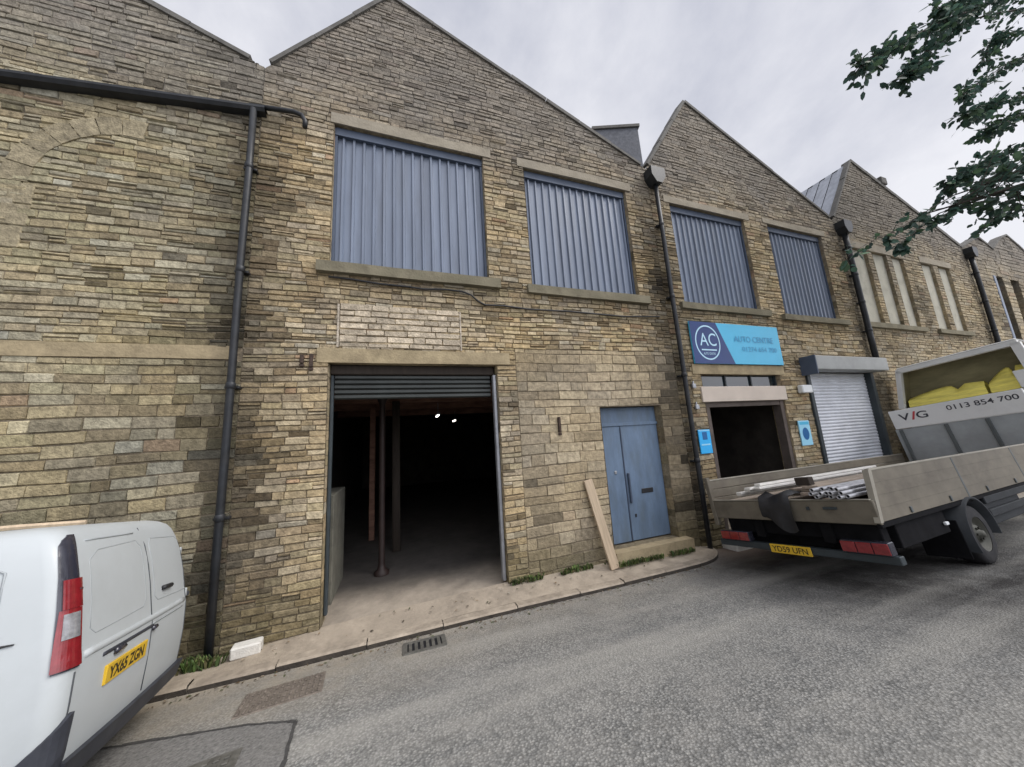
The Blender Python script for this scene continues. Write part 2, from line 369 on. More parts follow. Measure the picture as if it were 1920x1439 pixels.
# tarmac repair patch bottom left
M['patch'] = mat('dark_tarmac_patch', (.185, .18, .17), .92, nscale=40, namt=.45, bump=.5, bscale=90, dirt=.3, dscale=3, dcol=(.2, .19, .17), spec=.2)
pt = MB()
poly = [(-.84, -1.74), (-.78, -2.4), (-.75, -3.2), (-2.6, -3.2), (-2.5, -1.25), (-1.9, -1.40), (-1.3, -1.56)]
pt.add([(x, y, road_z(y) + .005) for x, y in poly], [tuple(range(len(poly)))])
tag(pt.build('road_patch', M['patch']), kind='structure')
M['seam'] = mat('tar_seam', (.06, .058, .055), .9, nscale=20, namt=.4)
sm_ = MB()
edge = [(-2.5, -1.25), (-1.9, -1.40), (-1.3, -1.56), (-.84, -1.74), (-.78, -2.4), (-.75, -3.2)]
ep = []
for (xa, ya), (xb, yb) in zip(edge, edge[1:]):
    for i in range(8): t = i / 8; ep.append((xa + (xb - xa) * t + U(-.008, .008), ya + (yb - ya) * t + U(-.008, .008)))
for (xa, ya), (xb, yb) in zip(ep, ep[1:]):
    dx, dy = xb - xa, yb - ya; l_ = math.hypot(dx, dy); w_ = U(.010, .020); nx, ny = -dy / l_ * w_, dx / l_ * w_
    q4 = [(xa + nx, ya + ny), (xb + nx, yb + ny), (xb - nx, yb - ny), (xa - nx, ya - ny)]; sm_.add([(x, y, road_z(y) + .009) for x, y in q4], [(0, 1, 2, 3)])
tag(sm_.build('road_seam', M['seam']), kind='structure')

# ------------------------------------------------------------------ stone walls
PAL = [((.40, .32, .20), 4), ((.36, .28, .165), 5), ((.37, .325, .235), 4), ((.26, .19, .115), 2.5), ((.33, .29, .18), 3), ((.31, .175, .115), .5), ((.53, .46, .33), 1.8), ((.29, .25, .195), 3), ((.39, .375, .31), 1.2)]
PW = [w for _, w in PAL]
PIPES = [(-2.18, .50, .74), (5.60, .58, .84), (13.06, .5, .6), (21.33, .5, .5)]
def stone_col(x, z, bay, tone=0):
    c = random.choices(PAL, PW)[0][0]; kk = U(.85, 1.13); c = mix3(c, (.405, .318, .192), .50)
    if tone: c = mix3(c, (.385, .32, .22), .72); kk = U(.93, 1.07)
    hv = mnoise.noise((x * .8 + 7, z * 1.1, 2)); c = (c[0] * (1 + .06 * hv), c[1] * (1 + .01 * hv), c[2] * (1 - .12 * hv)); c = tuple(v * kk for v in c)
    if bay == 0: c = mix3(c, (c[0] * .88, c[1] * .96, c[2] * 1.0), .8)
    if bay == 1 and z < 5: c = tuple(v * 1.06 for v in c)
    if bay >= 3: c = mix3(c, (.30, .265, .195), .35)
    nse = mnoise.noise((x * .55, z * .8, bay * 3.1)) + .5 * mnoise.noise((x * 1.9, z * 2.2, 5))
    s = 1 - .34 * sstep(.0, .65, nse); n2_ = mnoise.noise((x * 3.1, z * 4.0, bay + 11)); n3_ = mnoise.noise((x * 1.5, z * .22, bay + 21)); s *= 1 - .30 * sstep(.12, .55, n3_); s *= 1 - .25 * sstep(.15, .6, n2_)
    for px, w, a in PIPES:
        s *= 1 - a * math.exp(-((x - px) / w) ** 2) * (.55 + .45 * sstep(8.5, 5.5, z)) * max(.2, min(1.15, .85 + .6 * mnoise.noise((x * 2, z * 1.3, 9))))
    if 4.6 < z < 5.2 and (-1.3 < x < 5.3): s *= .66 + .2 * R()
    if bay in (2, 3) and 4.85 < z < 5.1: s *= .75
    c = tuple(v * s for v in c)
    t = sstep(6.6, 9.3, z + .5 * nse)              # gable stone greyed with height: soot tone plus painted lens haze
    kg = .5 * kk + .5; grey = (.202 * kg, .186 * kg, .168 * kg); c = mix3(c, grey, .80 * t)
    t = sstep(.75, .15, z - wall_base(min(x, 5.9)) + .25 * nse)   # damp and algae at the foot
    c = mix3(c, (.115 * kk, .10 * kk, .055 * kk), .62 * t)
    if R() < .03: c = tuple(v * .5 for v in c)
    return c
def clip(poly, a, b, c):
    out = []
    for i in range(len(poly)):
        p, q = poly[i], poly[(i + 1) % len(poly)]
        dp = a * p[0] + b * p[1] - c; dq = a * q[0] + b * q[1] - c
        if dp <= 0: out.append(p)
        if dp * dq < 0:
            t = dp / (dp - dq); out.append((p[0] + (q[0] - p[0]) * t, p[1] + (q[1] - p[1]) * t))
    return out
def hp(poly):       # half planes of a CCW convex polygon
    r = []
    for i in range(len(poly)):
        (x0, z0), (x1, z1) = poly[i], poly[(i + 1) % len(poly)]
        a, b = z1 - z0, -(x1 - x0); l = math.hypot(a, b); r.append((a / l, b / l, (a * x0 + b * z0) / l))
    return r
MORTAR = (.185, .152, .108)
def add_stone(mb, poly, colr, dep):
    n = len(poly)
    if n < 3: return
    cx = sum(p[0] for p in poly) / n; cz = sum(p[1] for p in poly) / n
    w = max(p[0] for p in poly) - min(p[0] for p in poly); h = max(p[1] for p in poly) - min(p[1] for p in poly)
    if w < .03 or h < .02: return
    def ins(d, y, j):
        o = []
        for x, z in poly:
            fx = max(0, 1 - d * 1.3 / w); fz = max(0, 1 - d * 2 / h)
            o.append((cx + (x - cx) * fx + U(-j, j), y + U(-j, j) * .3, cz + (z - cz) * fz + U(-j, j)))
        return o
    jo = .0065 if dep > .009 else .004
    a = ins(.0045, .006, jo * .5); tilt = U(-.005, .005)
    b = ins(.010 + .007 * R(), -dep, jo)
    b = [(x, y + tilt * (1 if z > cz else -1), z) for x, y, z in b]
    mb.cur = colr
    mb.add(a + b, [tuple(range(2 * n - 1, n - 1, -1))[::-1]] + [(i, (i + 1) % n, n + (i + 1) % n, n + i) for i in range(n)])
def wall(bay, poly, openings, zones, parent, reveal=.3):
    mb = MB(); H = hp(poly)
    for (x0, x1, z0, z1, hh0, ww0, split, dep0) in zones:
        z = z0; band = 0
        while z < z1 - .01:
            hh = hh0 * U(.78, 1.25)
            if z1 - (z + hh) < hh0 * .5: hh = z1 - z
            free = [(x0, x1)]
            for (ox0, ox1, oz0, oz1) in openings:
                ov = min(z + hh, oz1) - max(z, oz0)
                if ov > .3 * hh:
                    nf = []
                    for a, b in free:
                        if ox1 <= a or ox0 >= b: nf.append((a, b))
                        else:
                            if ox0 > a: nf.append((a, ox0))
                            if ox1 < b: nf.append((ox1, b))
                    free = nf
            for a, b in free:
                x = a + (0 if R() < .5 else -U(0, .5) * ww0)
                while x < b - .005:
                    w = ww0 * U(.55, 1.5)
                    if b - (x + w) < ww0 * .4: w = b - x
                    parts = [(z, z + hh)]
                    if hh > .085 and R() < split:
                        s_ = U(.35, .65); parts = [(z, z + hh * s_), (z + hh * s_, z + hh)]
                    for (za, zb) in parts:
                        xa = max(x, a); xb = x + w
                        zm = .5 * (za + zb)
                        und = lambda q, zz: zz + .014 * math.sin(q * 1.1 + zm * 1.9 + bay) + .008 * math.sin(q * 3.7 + zm * 5)
                        pl = [(xa, und(xa, za)), (xb, und(xb, za)), (xb, und(xb, zb)), (xa, und(xa, zb))]
                        for h_ in H: pl = clip(pl, *h_) if len(pl) > 2 else []
                        if len(pl) > 2:
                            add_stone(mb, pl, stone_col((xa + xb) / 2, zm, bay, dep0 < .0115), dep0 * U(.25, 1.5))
                    x += w
            z += hh
    # mortar bed with the openings cut out
    xs = sorted(set([p[0] for p in poly] + [o[0] for o in openings] + [o[1] for o in openings]))
    zs = sorted(set([p[1] for p in poly] + [o[2] for o in openings] + [o[3] for o in openings]))
    zs = sorted(set(zs + [6.6, 7.2, 7.8, 8.4, 9.0])); zs = [q for q in zs if q <= max(p[1] for p in poly)]
    for xa, xb in zip(xs, xs[1:]):
        for za, zb in zip(zs, zs[1:]):
            xm, zm = (xa + xb) / 2, (za + zb) / 2
            if any(o[0] < xm < o[1] and o[2] < zm < o[3] for o in openings): continue
            mb.cur = mix3(MORTAR, (.145, .132, .118), sstep(6.2, 8.6, zm))  # gable mortar greyed upward with the painted haze
            pl = [(xa, za), (xb, za), (xb, zb), (xa, zb)]
            for h_ in H: pl = clip(pl, *h_) if len(pl) > 2 else []
            if len(pl) > 2: mb.add([(x, .004, z) for x, z in pl], [tuple(range(len(pl)))])
    # reveals, block by block
    for (ox0, ox1, oz0, oz1) in openings:
        for xx, sg in ((ox0, 1), (ox1, -1)):
            z = oz0
            while z < oz1 - .001:
                hh = min(U(.13, .24), oz1 - z)
                if oz1 - z - hh < .07: hh = oz1 - z
                c = stone_col(xx, z + hh / 2, bay); mb.cur = tuple(v * .95 for v in c)
                mb.add([(xx + sg * .004, -.012, z + .004), (xx + sg * .004, reveal, z + .004), (xx + sg * .004, reveal, z + hh - .004), (xx + sg * .004, -.012, z + hh - .004)], [(0, 1, 2, 3)])
                mb.cur = MORTAR
                mb.add([(xx, .004, z), (xx, reveal, z), (xx, reveal, z + hh), (xx, .004, z + hh)], [(0, 1, 2, 3)])
                z += hh
        mb.cur = (.2, .165, .11); mb.add([(ox0, .0, oz1), (ox1, .0, oz1), (ox1, reveal, oz1), (ox0, reveal, oz1)], [(0, 1, 2, 3)])
        mb.add([(ox0, .0, oz0), (ox1, .0, oz0), (ox1, reveal, oz0), (ox0, reveal, oz0)], [(0, 1, 2, 3)])
    o = mb.build('wall', M['stone'], parent)
    return o
def coping(poly_pts, parent, th=.055, name='coping', d1=.22):
    mb = MB()
    for (x0, z0), (x1, z1) in zip(poly_pts, poly_pts[1:]):
        L_ = math.hypot(x1 - x0, z1 - z0); nseg = max(1, int(L_ / .8)); dx, dz = (x1 - x0) / L_, (z1 - z0) / L_
        nx, nz = -dz, dx
        for i in range(nseg):
            a = L_ * i / nseg + .004; b = L_ * (i + 1) / nseg - .004; j = U(-.012, .012)
            P = [(x0 + dx * a, z0 + dz * a), (x0 + dx * b, z0 + dz * b)]
            q = [(P[0][0] - nx * .015, P[0][1] - nz * .015), (P[1][0] - nx * .015, P[1][1] - nz * .015), (P[1][0] + nx * (th + j), P[1][1] + nz * (th + j)), (P[0][0] + nx * (th + j), P[0][1] + nz * (th + j))]
            mb.prism(q, 1, -.045, d1)
    return mb.build(name, M['coping'], parent)
def roof(prof, parent, drop=.25, y0=.3, y1=26, left_mat=None):
    mb = MB()
    (xl, zl), (xa, za), (xr, zr) = prof
    za -= drop; zl -= drop; zr -= drop
    mb.m = 0; mb.add([(xa, y0, za), (xr, y0, zr), (xr, y1, zr), (xa, y1, za)], [(0, 1, 2, 3)])
    mb.m = 1
    if left_mat:
        ns = 70
        for i in range(ns):
            ya = y0 + (y1 - y0) * i / ns; yb = y0 + (y1 - y0) * (i + .55) / ns; yc = y0 + (y1 - y0) * (i + 1) / ns
            mb.add([(xa, ya, za), (xa, yb, za), (xl, yb, zl), (xl, ya, zl)], [(0, 1, 2, 3)])
            mb.add([(xa, yb, za - .04), (xa, yc, za - .04), (xl, yc, zl - .04), (xl, yb, zl - .04)], [(0, 1, 2, 3)])
    else: mb.add([(xa, y0, za), (xa, y1, za), (xl, y1, zl), (xl, y0, zl)], [(0, 1, 2, 3)])
    mb.m = 0; mb.add([(xl, y1, -.1), (xr, y1, -.1), (xr, y1, zr), (xa, y1, za), (xl, y1, zl)], [(0, 1, 2, 3, 4)])
    return mb.build('roof', [M['slate'], left_mat or M['slate']], parent)
def trim_box(name, m, parent, *b, bev=.012):
    mb = MB(); mb.box(*b, bev=bev); return mb.build(name, m, parent)
def rough_beam(name, m, parent, x0, x1, y0, y1, z0, z1, seg=.5):
    mb = MB(); n = max(1, int((x1 - x0) / seg)); rings = []
    for i in range(n + 1):
        x = x0 + (x1 - x0) * i / n; j = lambda: U(-.007, .007)
        rings.append([(x, y0 + j(), z0 + j()), (x, y1, z0 + j()), (x, y1, z1 + j()), (x, y0 + j(), z1 + j())])
    vs = [v for r_ in rings for v in r_]; fs = [(0, 1, 2, 3), tuple(n * 4 + i for i in (3, 2, 1, 0))]
    for i in range(n):
        for q in range(4): fs.append((i * 4 + q, (i + 1) * 4 + q, (i + 1) * 4 + (q + 1) % 4, i * 4 + (q + 1) % 4))
    mb.add(vs, fs); return mb.build(name, m, parent)
def clad_window(parent, x0, x1, z0, z1, label, sill=None, lintel=True, y=.13):
    w = empty('window', (0, 0, 0), None, None); del_label(w); w.parent = parent; w.location = Vector((x0, y, z0)) - parent.location
    w['label'] = label
    # profiled sheet: flat pans with trapezoid ribs
    mb = MB(); per = .165; prof = []; x = x0 + .02
    while x < x1 - .02:
        for dx, dy in ((0, 0), (.085, 0), (.1, -.036), (.132, -.036), (.147, 0)):
            if x + dx < x1 - .01: prof.append((x + dx, y + dy + U(-.0015, .0015)))
        x += per
    prof.append((x1 - .01, y))
    zb, zt = z0 + .03, z1 - .13
    vs = [(a, b, zb) for a, b in prof] + [(a, b, zt) for a, b in prof]; n = len(prof)
    mb.add(vs, [(i, i + 1, n + i + 1, n + i) for i in range(n - 1)])
    mb.build('cladding_sheet', M['clad'], w)
    fr = MB(); fr.box(x0 + .002, x1 - .002, y - .075, y + .05, z1 - .15, z1 - .003)
    fr.box(x0 + .003, x0 + .045, y - .06, y + .05, z0 + .004, z1 - .153); fr.box(x1 - .045, x1 - .003, y - .06, y + .05, z0 + .004, z1 - .153)
    fr.box(x0 + .047, x1 - .047, y - .055, y + .04, z0 + .004, z0 + .055)
    fr.build('flashing', M['clad_trim'], w)
    bk = MB(); bk.add([(x0, y + .06, z0), (x1, y + .06, z0), (x1, y + .06, z1), (x0, y + .06, z1)], [(0, 1, 2, 3)]); bk.build('backing_board', M['void'], w)
    if sill: rough_beam('sill', M['dark_stone'], w, sill[0], sill[1], -.10, y - .062, z0 - sill[2], z0 + .002)
    return w
def del_label(o):
    for k_ in ('label', 'category', 'group'):
        if k_ in o: del o[k_]

BASE = -.25
# --- left mill unit with the blocked arch
P0 = [(-9.6, BASE), (-2.09, BASE), (-2.09, 8.71), (-7.9, 11.0), (-9.6, 8.8)]
b0 = empty('mill_building', (-5.8, 0, 0), 'leftmost stone mill gable with a blocked-up arch and no openings', 'building', 'gabled stone mill units in a row')
wall(0, P0, [], [(-7.3, -2.09, -.1, 3.74, .128, .30, .05, .014), (-7.3, -2.09, 3.93, 7.7, .098, .25, .22, .017), (-7.3, -2.09, 7.7, 10.8, .092, .24, .12, .012)], b0)
coping([(-9.6, 8.8), (-7.9, 11.0)], b0); coping([(-2.3, 8.79), (-7.9, 11.0)][::-1], b0)
roof([(-9.6, 8.8), (-7.9, 11.0), (-2.09, 8.71)], b0)
rough_beam('string_course', M['smooth_stone'], b0, -7.3, -2.2, -.024, .02, 3.745, 3.93, 1.2)
ar = MB(); cxa, cza, ro, ri = -3.55, 6.02, 1.2, .92       # voussoirs of the blocked arch
for i in range(6, 13):
    t0 = PI * i / 13 + .007; t1 = PI * (i + 1) / 13 - .007; q = []
    for rr, ts in ((ri + .01, [t0 + (t1 - t0) * s / 3 for s in range(4)]), (ro, [t1 - (t1 - t0) * s / 3 for s in range(4)])):
        for t in ts: q.append((cxa + rr * math.cos(t) + U(-.006, .006), cza + rr * math.sin(t) + U(-.006, .006)))
    cc = U(.85, 1.08); ar.cur = tuple(v * cc * .84 for v in (.35, .30, .20)); ar.prism(q, 1, -.024, .01)
for i in range(3):
    for sx_ in (-1,):
        xa = cxa + sx_ * (ri + .13); w_ = U(.13, .2); kq = U(.76, .92); ar.cur = tuple(v * kq for v in (.35, .30, .20))
        ar.box(xa - w_, xa + w_, -.022, .01, cza - .02 - .3 * (i + 1) + .012, cza - .02 - .3 * i, .01)
ar.build('blocked_arch', M['stone'], b0)

# --- middle unit with the open garage
G = (-1.02, 1.62, 0.05, 3.72); D = (3.64, 5.12, .34, 2.92)
W1 = (-1.05, 1.56, 5.33, 7.94); W2 = (2.42, 4.94, 5.29, 7.91)
P1 = [(-2.09, BASE), (5.65, BASE), (5.65, 8.66), (-.15, 11.13), (-2.09, 8.71)]
b1 = empty('mill_building', (1.8, 0, 0), 'widest stone mill gable with the open garage doorway and blue double door', 'building', 'gabled stone mill units in a row')
wall(1, P1, [G, D, W1, W2], [(-2.09, 1.98, -.1, 3.72, .095, .235, .14, .017), (1.98, 5.65, -.1, 4.05, .160, .42, .03, .010), (-2.09, 1.98, 3.72, 4.05, .1, .24, .2, .016), (-2.09, 5.65, 4.05, 7.95, .09, .235, .22, .017), (-2.09, 5.65, 7.95, 11.1, .086, .23, .10, .012)], b1, .32)
coping([(-2.0, 8.82), (-.15, 11.13)], b1); coping([(-.15, 11.13), (5.5, 8.72)], b1)
roof([(-2.09, 8.71), (-.15, 11.13), (5.65, 8.66)], b1)
rough_beam('lintel', M['smooth_stone'], b1, -1.17, 1.86, -.034, .2, 3.722, 3.94, 1.0)
lp = MB()      # paler rebuilt panel above the garage lintel
z = 3.96
while z < 4.60:
    hh = U(.08, .12); x = -.88
    while x < .98:
        w_ = U(.18, .5)
        if .98 - x - w_ < .15: w_ = .98 - x
        kk = U(.85, 1.15); add_stone(lp, [(x, z), (x + w_, z), (x + w_, z + hh), (x, z + hh)], (.47 * kk, .40 * kk, .30 * kk), .034); x += w_
    z += hh
lp.cur = (.46, .40, .32); lp.box(-.915, -.885, -.030, .0, 3.96, 4.66); lp.box(.985, 1.01, -.030, .0, 3.96, 4.66)
lp.build('rebuilt_panel', M['stone'], b1)
clad_window(b1, *W1, 'larger left window of the wide gable, sheeted in blue-grey cladding', (-1.22, 1.76, .17))
clad_window(b1, *W2, 'right window of the wide gable, sheeted in blue-grey cladding', (2.3, 5.16, .17))
rough_beam('lintel', M['smooth_stone'], b1, -1.1, 1.72, -.022, .1, 7.945, 8.15, 1.0).data.materials[0] = M['lintel_stone']
rough_beam('lintel', M['smooth_stone'], b1, 2.28, 5.08, -.031, .1, 7.915, 8.10, 1.0).data.materials[0] = M['lintel_stone']
# rolled-up shutter in the garage head
rs = MB(); rs.m = 0; z = 3.18
while z < 3.56:
    rs.prism([(.20, z), (.165, z + .02), (.165, z + .06), (.20, z + .075)], 0, -.955, 1.53); z += .078
sh = rs.build('roller_shutter', M['shutter_dark'], b1); tag(sh, 'dark green-grey shutter slats rolled up in the garage head')
trim_box('shutter_beam', M['old_wood'], sh, -1.012, 1.6, .11, .29, 3.565, 3.715)
trim_box('guide_rail', M['galv'], sh, 1.555, 1.612, .05, .16, .18, 3.56); trim_box('guide_rail', M['rail'], sh, -1.012, -.965, .14, .22, .18, 3.56)
# garage interior
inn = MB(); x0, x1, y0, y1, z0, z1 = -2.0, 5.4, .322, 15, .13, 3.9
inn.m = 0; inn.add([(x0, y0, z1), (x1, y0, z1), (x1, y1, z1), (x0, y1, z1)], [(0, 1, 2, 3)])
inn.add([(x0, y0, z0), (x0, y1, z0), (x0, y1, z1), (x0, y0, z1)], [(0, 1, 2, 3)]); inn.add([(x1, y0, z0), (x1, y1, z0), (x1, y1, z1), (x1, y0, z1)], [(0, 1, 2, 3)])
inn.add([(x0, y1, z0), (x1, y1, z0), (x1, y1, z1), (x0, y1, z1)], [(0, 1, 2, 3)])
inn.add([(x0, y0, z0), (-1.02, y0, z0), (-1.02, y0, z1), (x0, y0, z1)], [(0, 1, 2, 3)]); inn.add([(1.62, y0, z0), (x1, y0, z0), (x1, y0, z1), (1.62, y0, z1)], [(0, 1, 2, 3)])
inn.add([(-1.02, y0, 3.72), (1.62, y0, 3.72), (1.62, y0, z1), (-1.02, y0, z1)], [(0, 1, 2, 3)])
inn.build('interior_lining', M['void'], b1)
M['beam'] = mat('brown_ceiling_timber', (.22, .12, .085), .85, nscale=3, namt=.35, stretch=(1, 1, 4))
for yy in (1.5, 2.9, 4.6, 6.8): trim_box('ceiling_beam', M['beam'], b1, x0 + .01, x1 - .01, yy, yy + .2, 3.46, 3.68, bev=.02)
for xx in (-.9, -.1, .7, 1.5, 2.3): trim_box('ceiling_joist', M['beam'], b1, xx, xx + .09, .5, 9, 3.69, 3.885, bev=.01)
trim_box('wall_post', M['beam'], b1, -1.45, -1.30, 2.0, 2.15, .14, 3.455, bev=.01); trim_box('wall_post', M['beam'], b1, -.75, -.62, 3.9, 4.05, .14, 3.455, bev=.01)
fl = MB(); nn_ = 60
fl.smooth = True
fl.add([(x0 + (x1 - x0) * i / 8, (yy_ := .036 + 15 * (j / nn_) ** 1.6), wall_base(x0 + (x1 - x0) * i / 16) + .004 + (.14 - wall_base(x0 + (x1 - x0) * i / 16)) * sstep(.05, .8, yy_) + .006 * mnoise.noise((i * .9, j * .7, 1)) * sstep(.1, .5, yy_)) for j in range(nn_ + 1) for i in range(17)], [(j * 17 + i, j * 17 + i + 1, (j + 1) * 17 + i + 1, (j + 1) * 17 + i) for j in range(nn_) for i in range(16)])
fl.c = [mix3((.34, .29, .23), (.06, .053, .047), sstep(.2, 1.3, v[1] - .06 * v[0])) for v in fl.v]  # garage shade painted in: floor colour darkens away from the doorway
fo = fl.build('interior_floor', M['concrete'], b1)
# threshold slab between the pavement and the garage floor
trim_box('interior_partition', M['block'], b1, -1.9, -.99, .6, 1.7, .1, 1.72)
# blue double door
dr = empty('door', (3.64, .2, .34), 'blue double door with a narrow left leaf', None); del_label(dr); dr['label'] = 'pale blue painted double door with a letter slot'; dr.parent = b1; dr.location = Vector((3.64, .2, .34)) - b1.location
dz0, dz1 = .36, 2.90
trim_box('door_frame', M['blue_door'], dr, 3.646, 5.114, .17, .30, 2.56, 2.915, bev=.01)
trim_box('left_leaf', M['blue_door'], dr, 3.655, 4.165, .150, .20, dz0, 2.535, bev=.012).name = 'door_leaf'
trim_box('right_leaf', M['blue_door'], dr, 4.18, 5.105, .158, .20, dz0, 2.55, bev=.012).name = 'door_leaf'
trim_box('cover_strip', M['clad_trim'], dr, 4.160, 4.185, .135, .17, dz0 + .02, 2.5, bev=.004)
trim_box('rail', M['blue_door'], dr, 3.65, 5.11, .135, .169, 2.538, 2.60, bev=.006).name = 'door_rail'
trim_box('letter_slot', M['black'], dr, 4.52, 4.80, .145, .16, 1.20, 1.29, bev=.006)
trim_box('handle', M['clad_trim'], dr, 4.22, 4.26, .11, .16, 1.05, 1.62, bev=.01)
trim_box('lock', M['galv'], dr, 3.93, 3.98, .135, .152, 1.62, 1.68, bev=.006)
trim_box('keyhole_plate', M['black'], dr, 4.30, 4.34, .147, .16, .78, .84, bev=.004)
db = MB(); db.add([(3.64, .31, .34), (5.12, .31, .34), (5.12, .31, 2.92), (3.64, .31, 2.92)], [(0, 1, 2, 3)]); db.build('backing_board', M['void'], dr)
rough_beam('doorstep', M['smooth_stone'], b1, 3.55, 5.3, -.20, .31, .12, .335, .5)

# --- third unit: trade counter and roller door
P2 = [(5.65, BASE), (12.85, BASE), (12.85, 8.55), (7.31, 11.12), (5.65, 8.66)]
W3 = (6.22, 8.76, 5.25, 7.84); W4 = (9.67, 12.03, 5.2, 7.87); O2 = (6.36, 8.96, 0.02, 3.58); SH = (9.92, 13.0, .02, 3.72)
SHo = (9.92, 12.80, .02, 3.72)
b2 = empty('mill_building', (9.2, 0, 0), 'stone mill gable with the cyan sign and the white roller door', 'building', 'gabled stone mill units in a row')
wall(2, P2, [W3, W4, O2, SHo], [(5.65, 12.85, -.1, 4.9, .10, .27, .2, .018), (5.65, 12.85, 4.9, 8, .095, .26, .2, .017), (5.65, 12.85, 8, 11.1, .09, .25, .08, .012)], b2, .3)
coping([(5.72, 8.78), (7.31, 11.12)], b2); coping([(7.31, 11.12), (12.7, 8.6)], b2)
roof([(5.65, 8.66), (7.31, 11.12), (12.85, 8.55)], b2, drop=.75)
clad_window(b2, *W3, 'left sheeted window above the cyan sign', (6.05, 9.0, .15))
clad_window(b2, *W4, 'right sheeted window above the roller door', (9.5, 12.3, .15))
rough_beam('lintel', M['lintel_stone'], b2, 6.05, 8.95, -.031, .1, 7.845, 8.02, 1.0); rough_beam('lintel', M['lintel_stone'], b2, 9.5, 12.2, -.031, .1, 7.875, 8.04, 1.0)
rough_beam('lintel', M['smooth_stone'], b2, 6.12, 9.12, -.033, .1, 3.585, 3.80, 1.0)
# office doorway: high window strip, cream fascia, dark opening, painted posts
wd = empty('window', (6.36, .1, 3.3), None, None); del_label(wd); wd['label'] = 'dark glazed strip between the cyan sign and the cream fascia'; wd.parent = b2; wd.location = Vector((6.36, .1, 3.3)) - b2.location
gl = MB(); gl.add([(6.37, .12, 3.3), (8.95, .12, 3.3), (8.95, .12, 3.575), (6.37, .12, 3.575)], [(0, 1, 2, 3)]); gl.build('pane', M['glass'], wd)
for xx in (6.37, 7.2, 8.05, 8.92):
    fw = MB(); fw.box(xx, xx + .035, .085, .118, 3.3, 3.575); fw.build('glazing_bar', M['rail'], wd)
trim_box('fascia_board', M['cream'], b2, 6.27, 9.03, -.05, .09, 2.95, 3.295, bev=.01)
df = MB(); df.box(6.362, 6.50, .02, .2, .0, 2.945); df.box(8.83, 8.955, .02, .2, .0, 2.945); df.box(6.505, 8.825, .03, .2, 2.84, 2.945)
df.build('door_frame', M['door_frame'], b2)
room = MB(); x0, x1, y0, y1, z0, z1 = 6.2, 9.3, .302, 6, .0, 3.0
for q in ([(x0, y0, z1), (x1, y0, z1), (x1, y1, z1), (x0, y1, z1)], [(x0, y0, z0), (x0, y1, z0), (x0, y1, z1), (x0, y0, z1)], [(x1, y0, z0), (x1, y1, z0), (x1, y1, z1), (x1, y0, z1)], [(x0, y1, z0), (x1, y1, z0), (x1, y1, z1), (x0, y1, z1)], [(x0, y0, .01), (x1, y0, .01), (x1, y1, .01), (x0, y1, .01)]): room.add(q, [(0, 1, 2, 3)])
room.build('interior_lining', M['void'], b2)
trim_box('doorstep', M['pale_block'], b2, 6.2, 8.9, -.34, .3, -.1, .14, bev=.02)
# white roller door
rd = empty('roller_door', (11.4, 0, 0), None, None); del_label(rd); rd['label'] = 'closed white ribbed roller door under a grey shutter box'; rd.parent = b2; rd.location = Vector((11.4, 0, 0)) - b2.location
cu = MB(); z = .05
prof = []
while z < 3.6:
    for dz, dy in ((0, 0), (.012, -.012), (.04, -.022), (.068, -.012), (.08, 0)): prof.append((z + dz, dy))
    z += .086
vs = [(10.04, .1 + dy, z) for z, dy in prof] + [(12.74, .1 + dy, z) for z, dy in prof]; n = len(prof)
cu.smooth = False; cu.add(vs, [(i, i + 1, n + i + 1, n + i) for i in range(n - 1)]); cu.build('curtain', M['shutter'], rd)
trim_box('guide_rail', M['rail'], rd, 9.93, 10.05, -.06, .14, .0, 3.66, bev=.01); trim_box('guide_rail', M['rail'], rd, 12.73, 12.87, -.06, .14, .0, 3.66, bev=.01)
trim_box('shutter_box', M['shutter_box'], rd, 9.84, 12.98, -.36, .02, 3.66, 4.02, bev=.015)
trim_box('end_plate', M['clad_trim'], rd, 9.80, 9.837, -.37, .02, 3.55, 4.03, bev=.006)
bd = MB(); bd.add([(9.9, .2, 0), (12.84, .2, 0), (12.84, .2, 3.72), (9.9, .2, 3.72)], [(0, 1, 2, 3)]); bd.build('backing_board', M['void'], rd)

# --- fourth unit: blocked mullioned windows
P3 = [(12.85, BASE), (21.09, BASE), (21.09, 8.80), (14.72, 11.13), (12.85, 8.55)]
b3 = empty('mill_building', (17, 0, 0), 'stone mill gable with five tall blocked window lights behind the lorry', 'building', 'gabled stone mill units in a row')
lights = [(13.48, 14.30), (14.60, 15.42), (15.70, 16.42), (17.58, 18.40), (18.76, 19.58)]
ops3 = [(a, b, 5.22, 7.72) for a, b in lights]
wall(3, P3, ops3, [(12.85, 21.09, -.1, 11.1, .095, .29, .10, .014)], b3, .25)
coping([(12.95, 8.68), (14.72, 11.13)], b3, .06, d1=.10); coping([(14.72, 11.13), (21.0, 8.85)], b3, .10)
for (xx, zz) in ((16.35, 10.62), (18.9, 9.7)): trim_box('kneeler', M['coping'], b3, xx, xx + .35, -.07, .3, zz, zz + .28, bev=.02)
roof([(12.85, 8.55), (14.72, 11.13), (21.09, 8.80)], b3, drop=.02, y0=.11, left_mat=M['sheet_light'])
for a, b in lights:
    q = MB(); q.cur = (1, 1, 1); q.add([(a, .07, 5.22), (b, .07, 5.22), (b, .07, 7.72), (a, .07, 7.72)], [(0, 1, 2, 3)]); q.build('window_infill', M['grey_stone'], b3)
rough_beam('lintel', M['lintel_stone'], b3, 13.4, 16.5, -.03, .1, 7.725, 7.95); rough_beam('lintel', M['lintel_stone'], b3, 17.5, 19.75, -.03, .1, 7.725, 7.95)
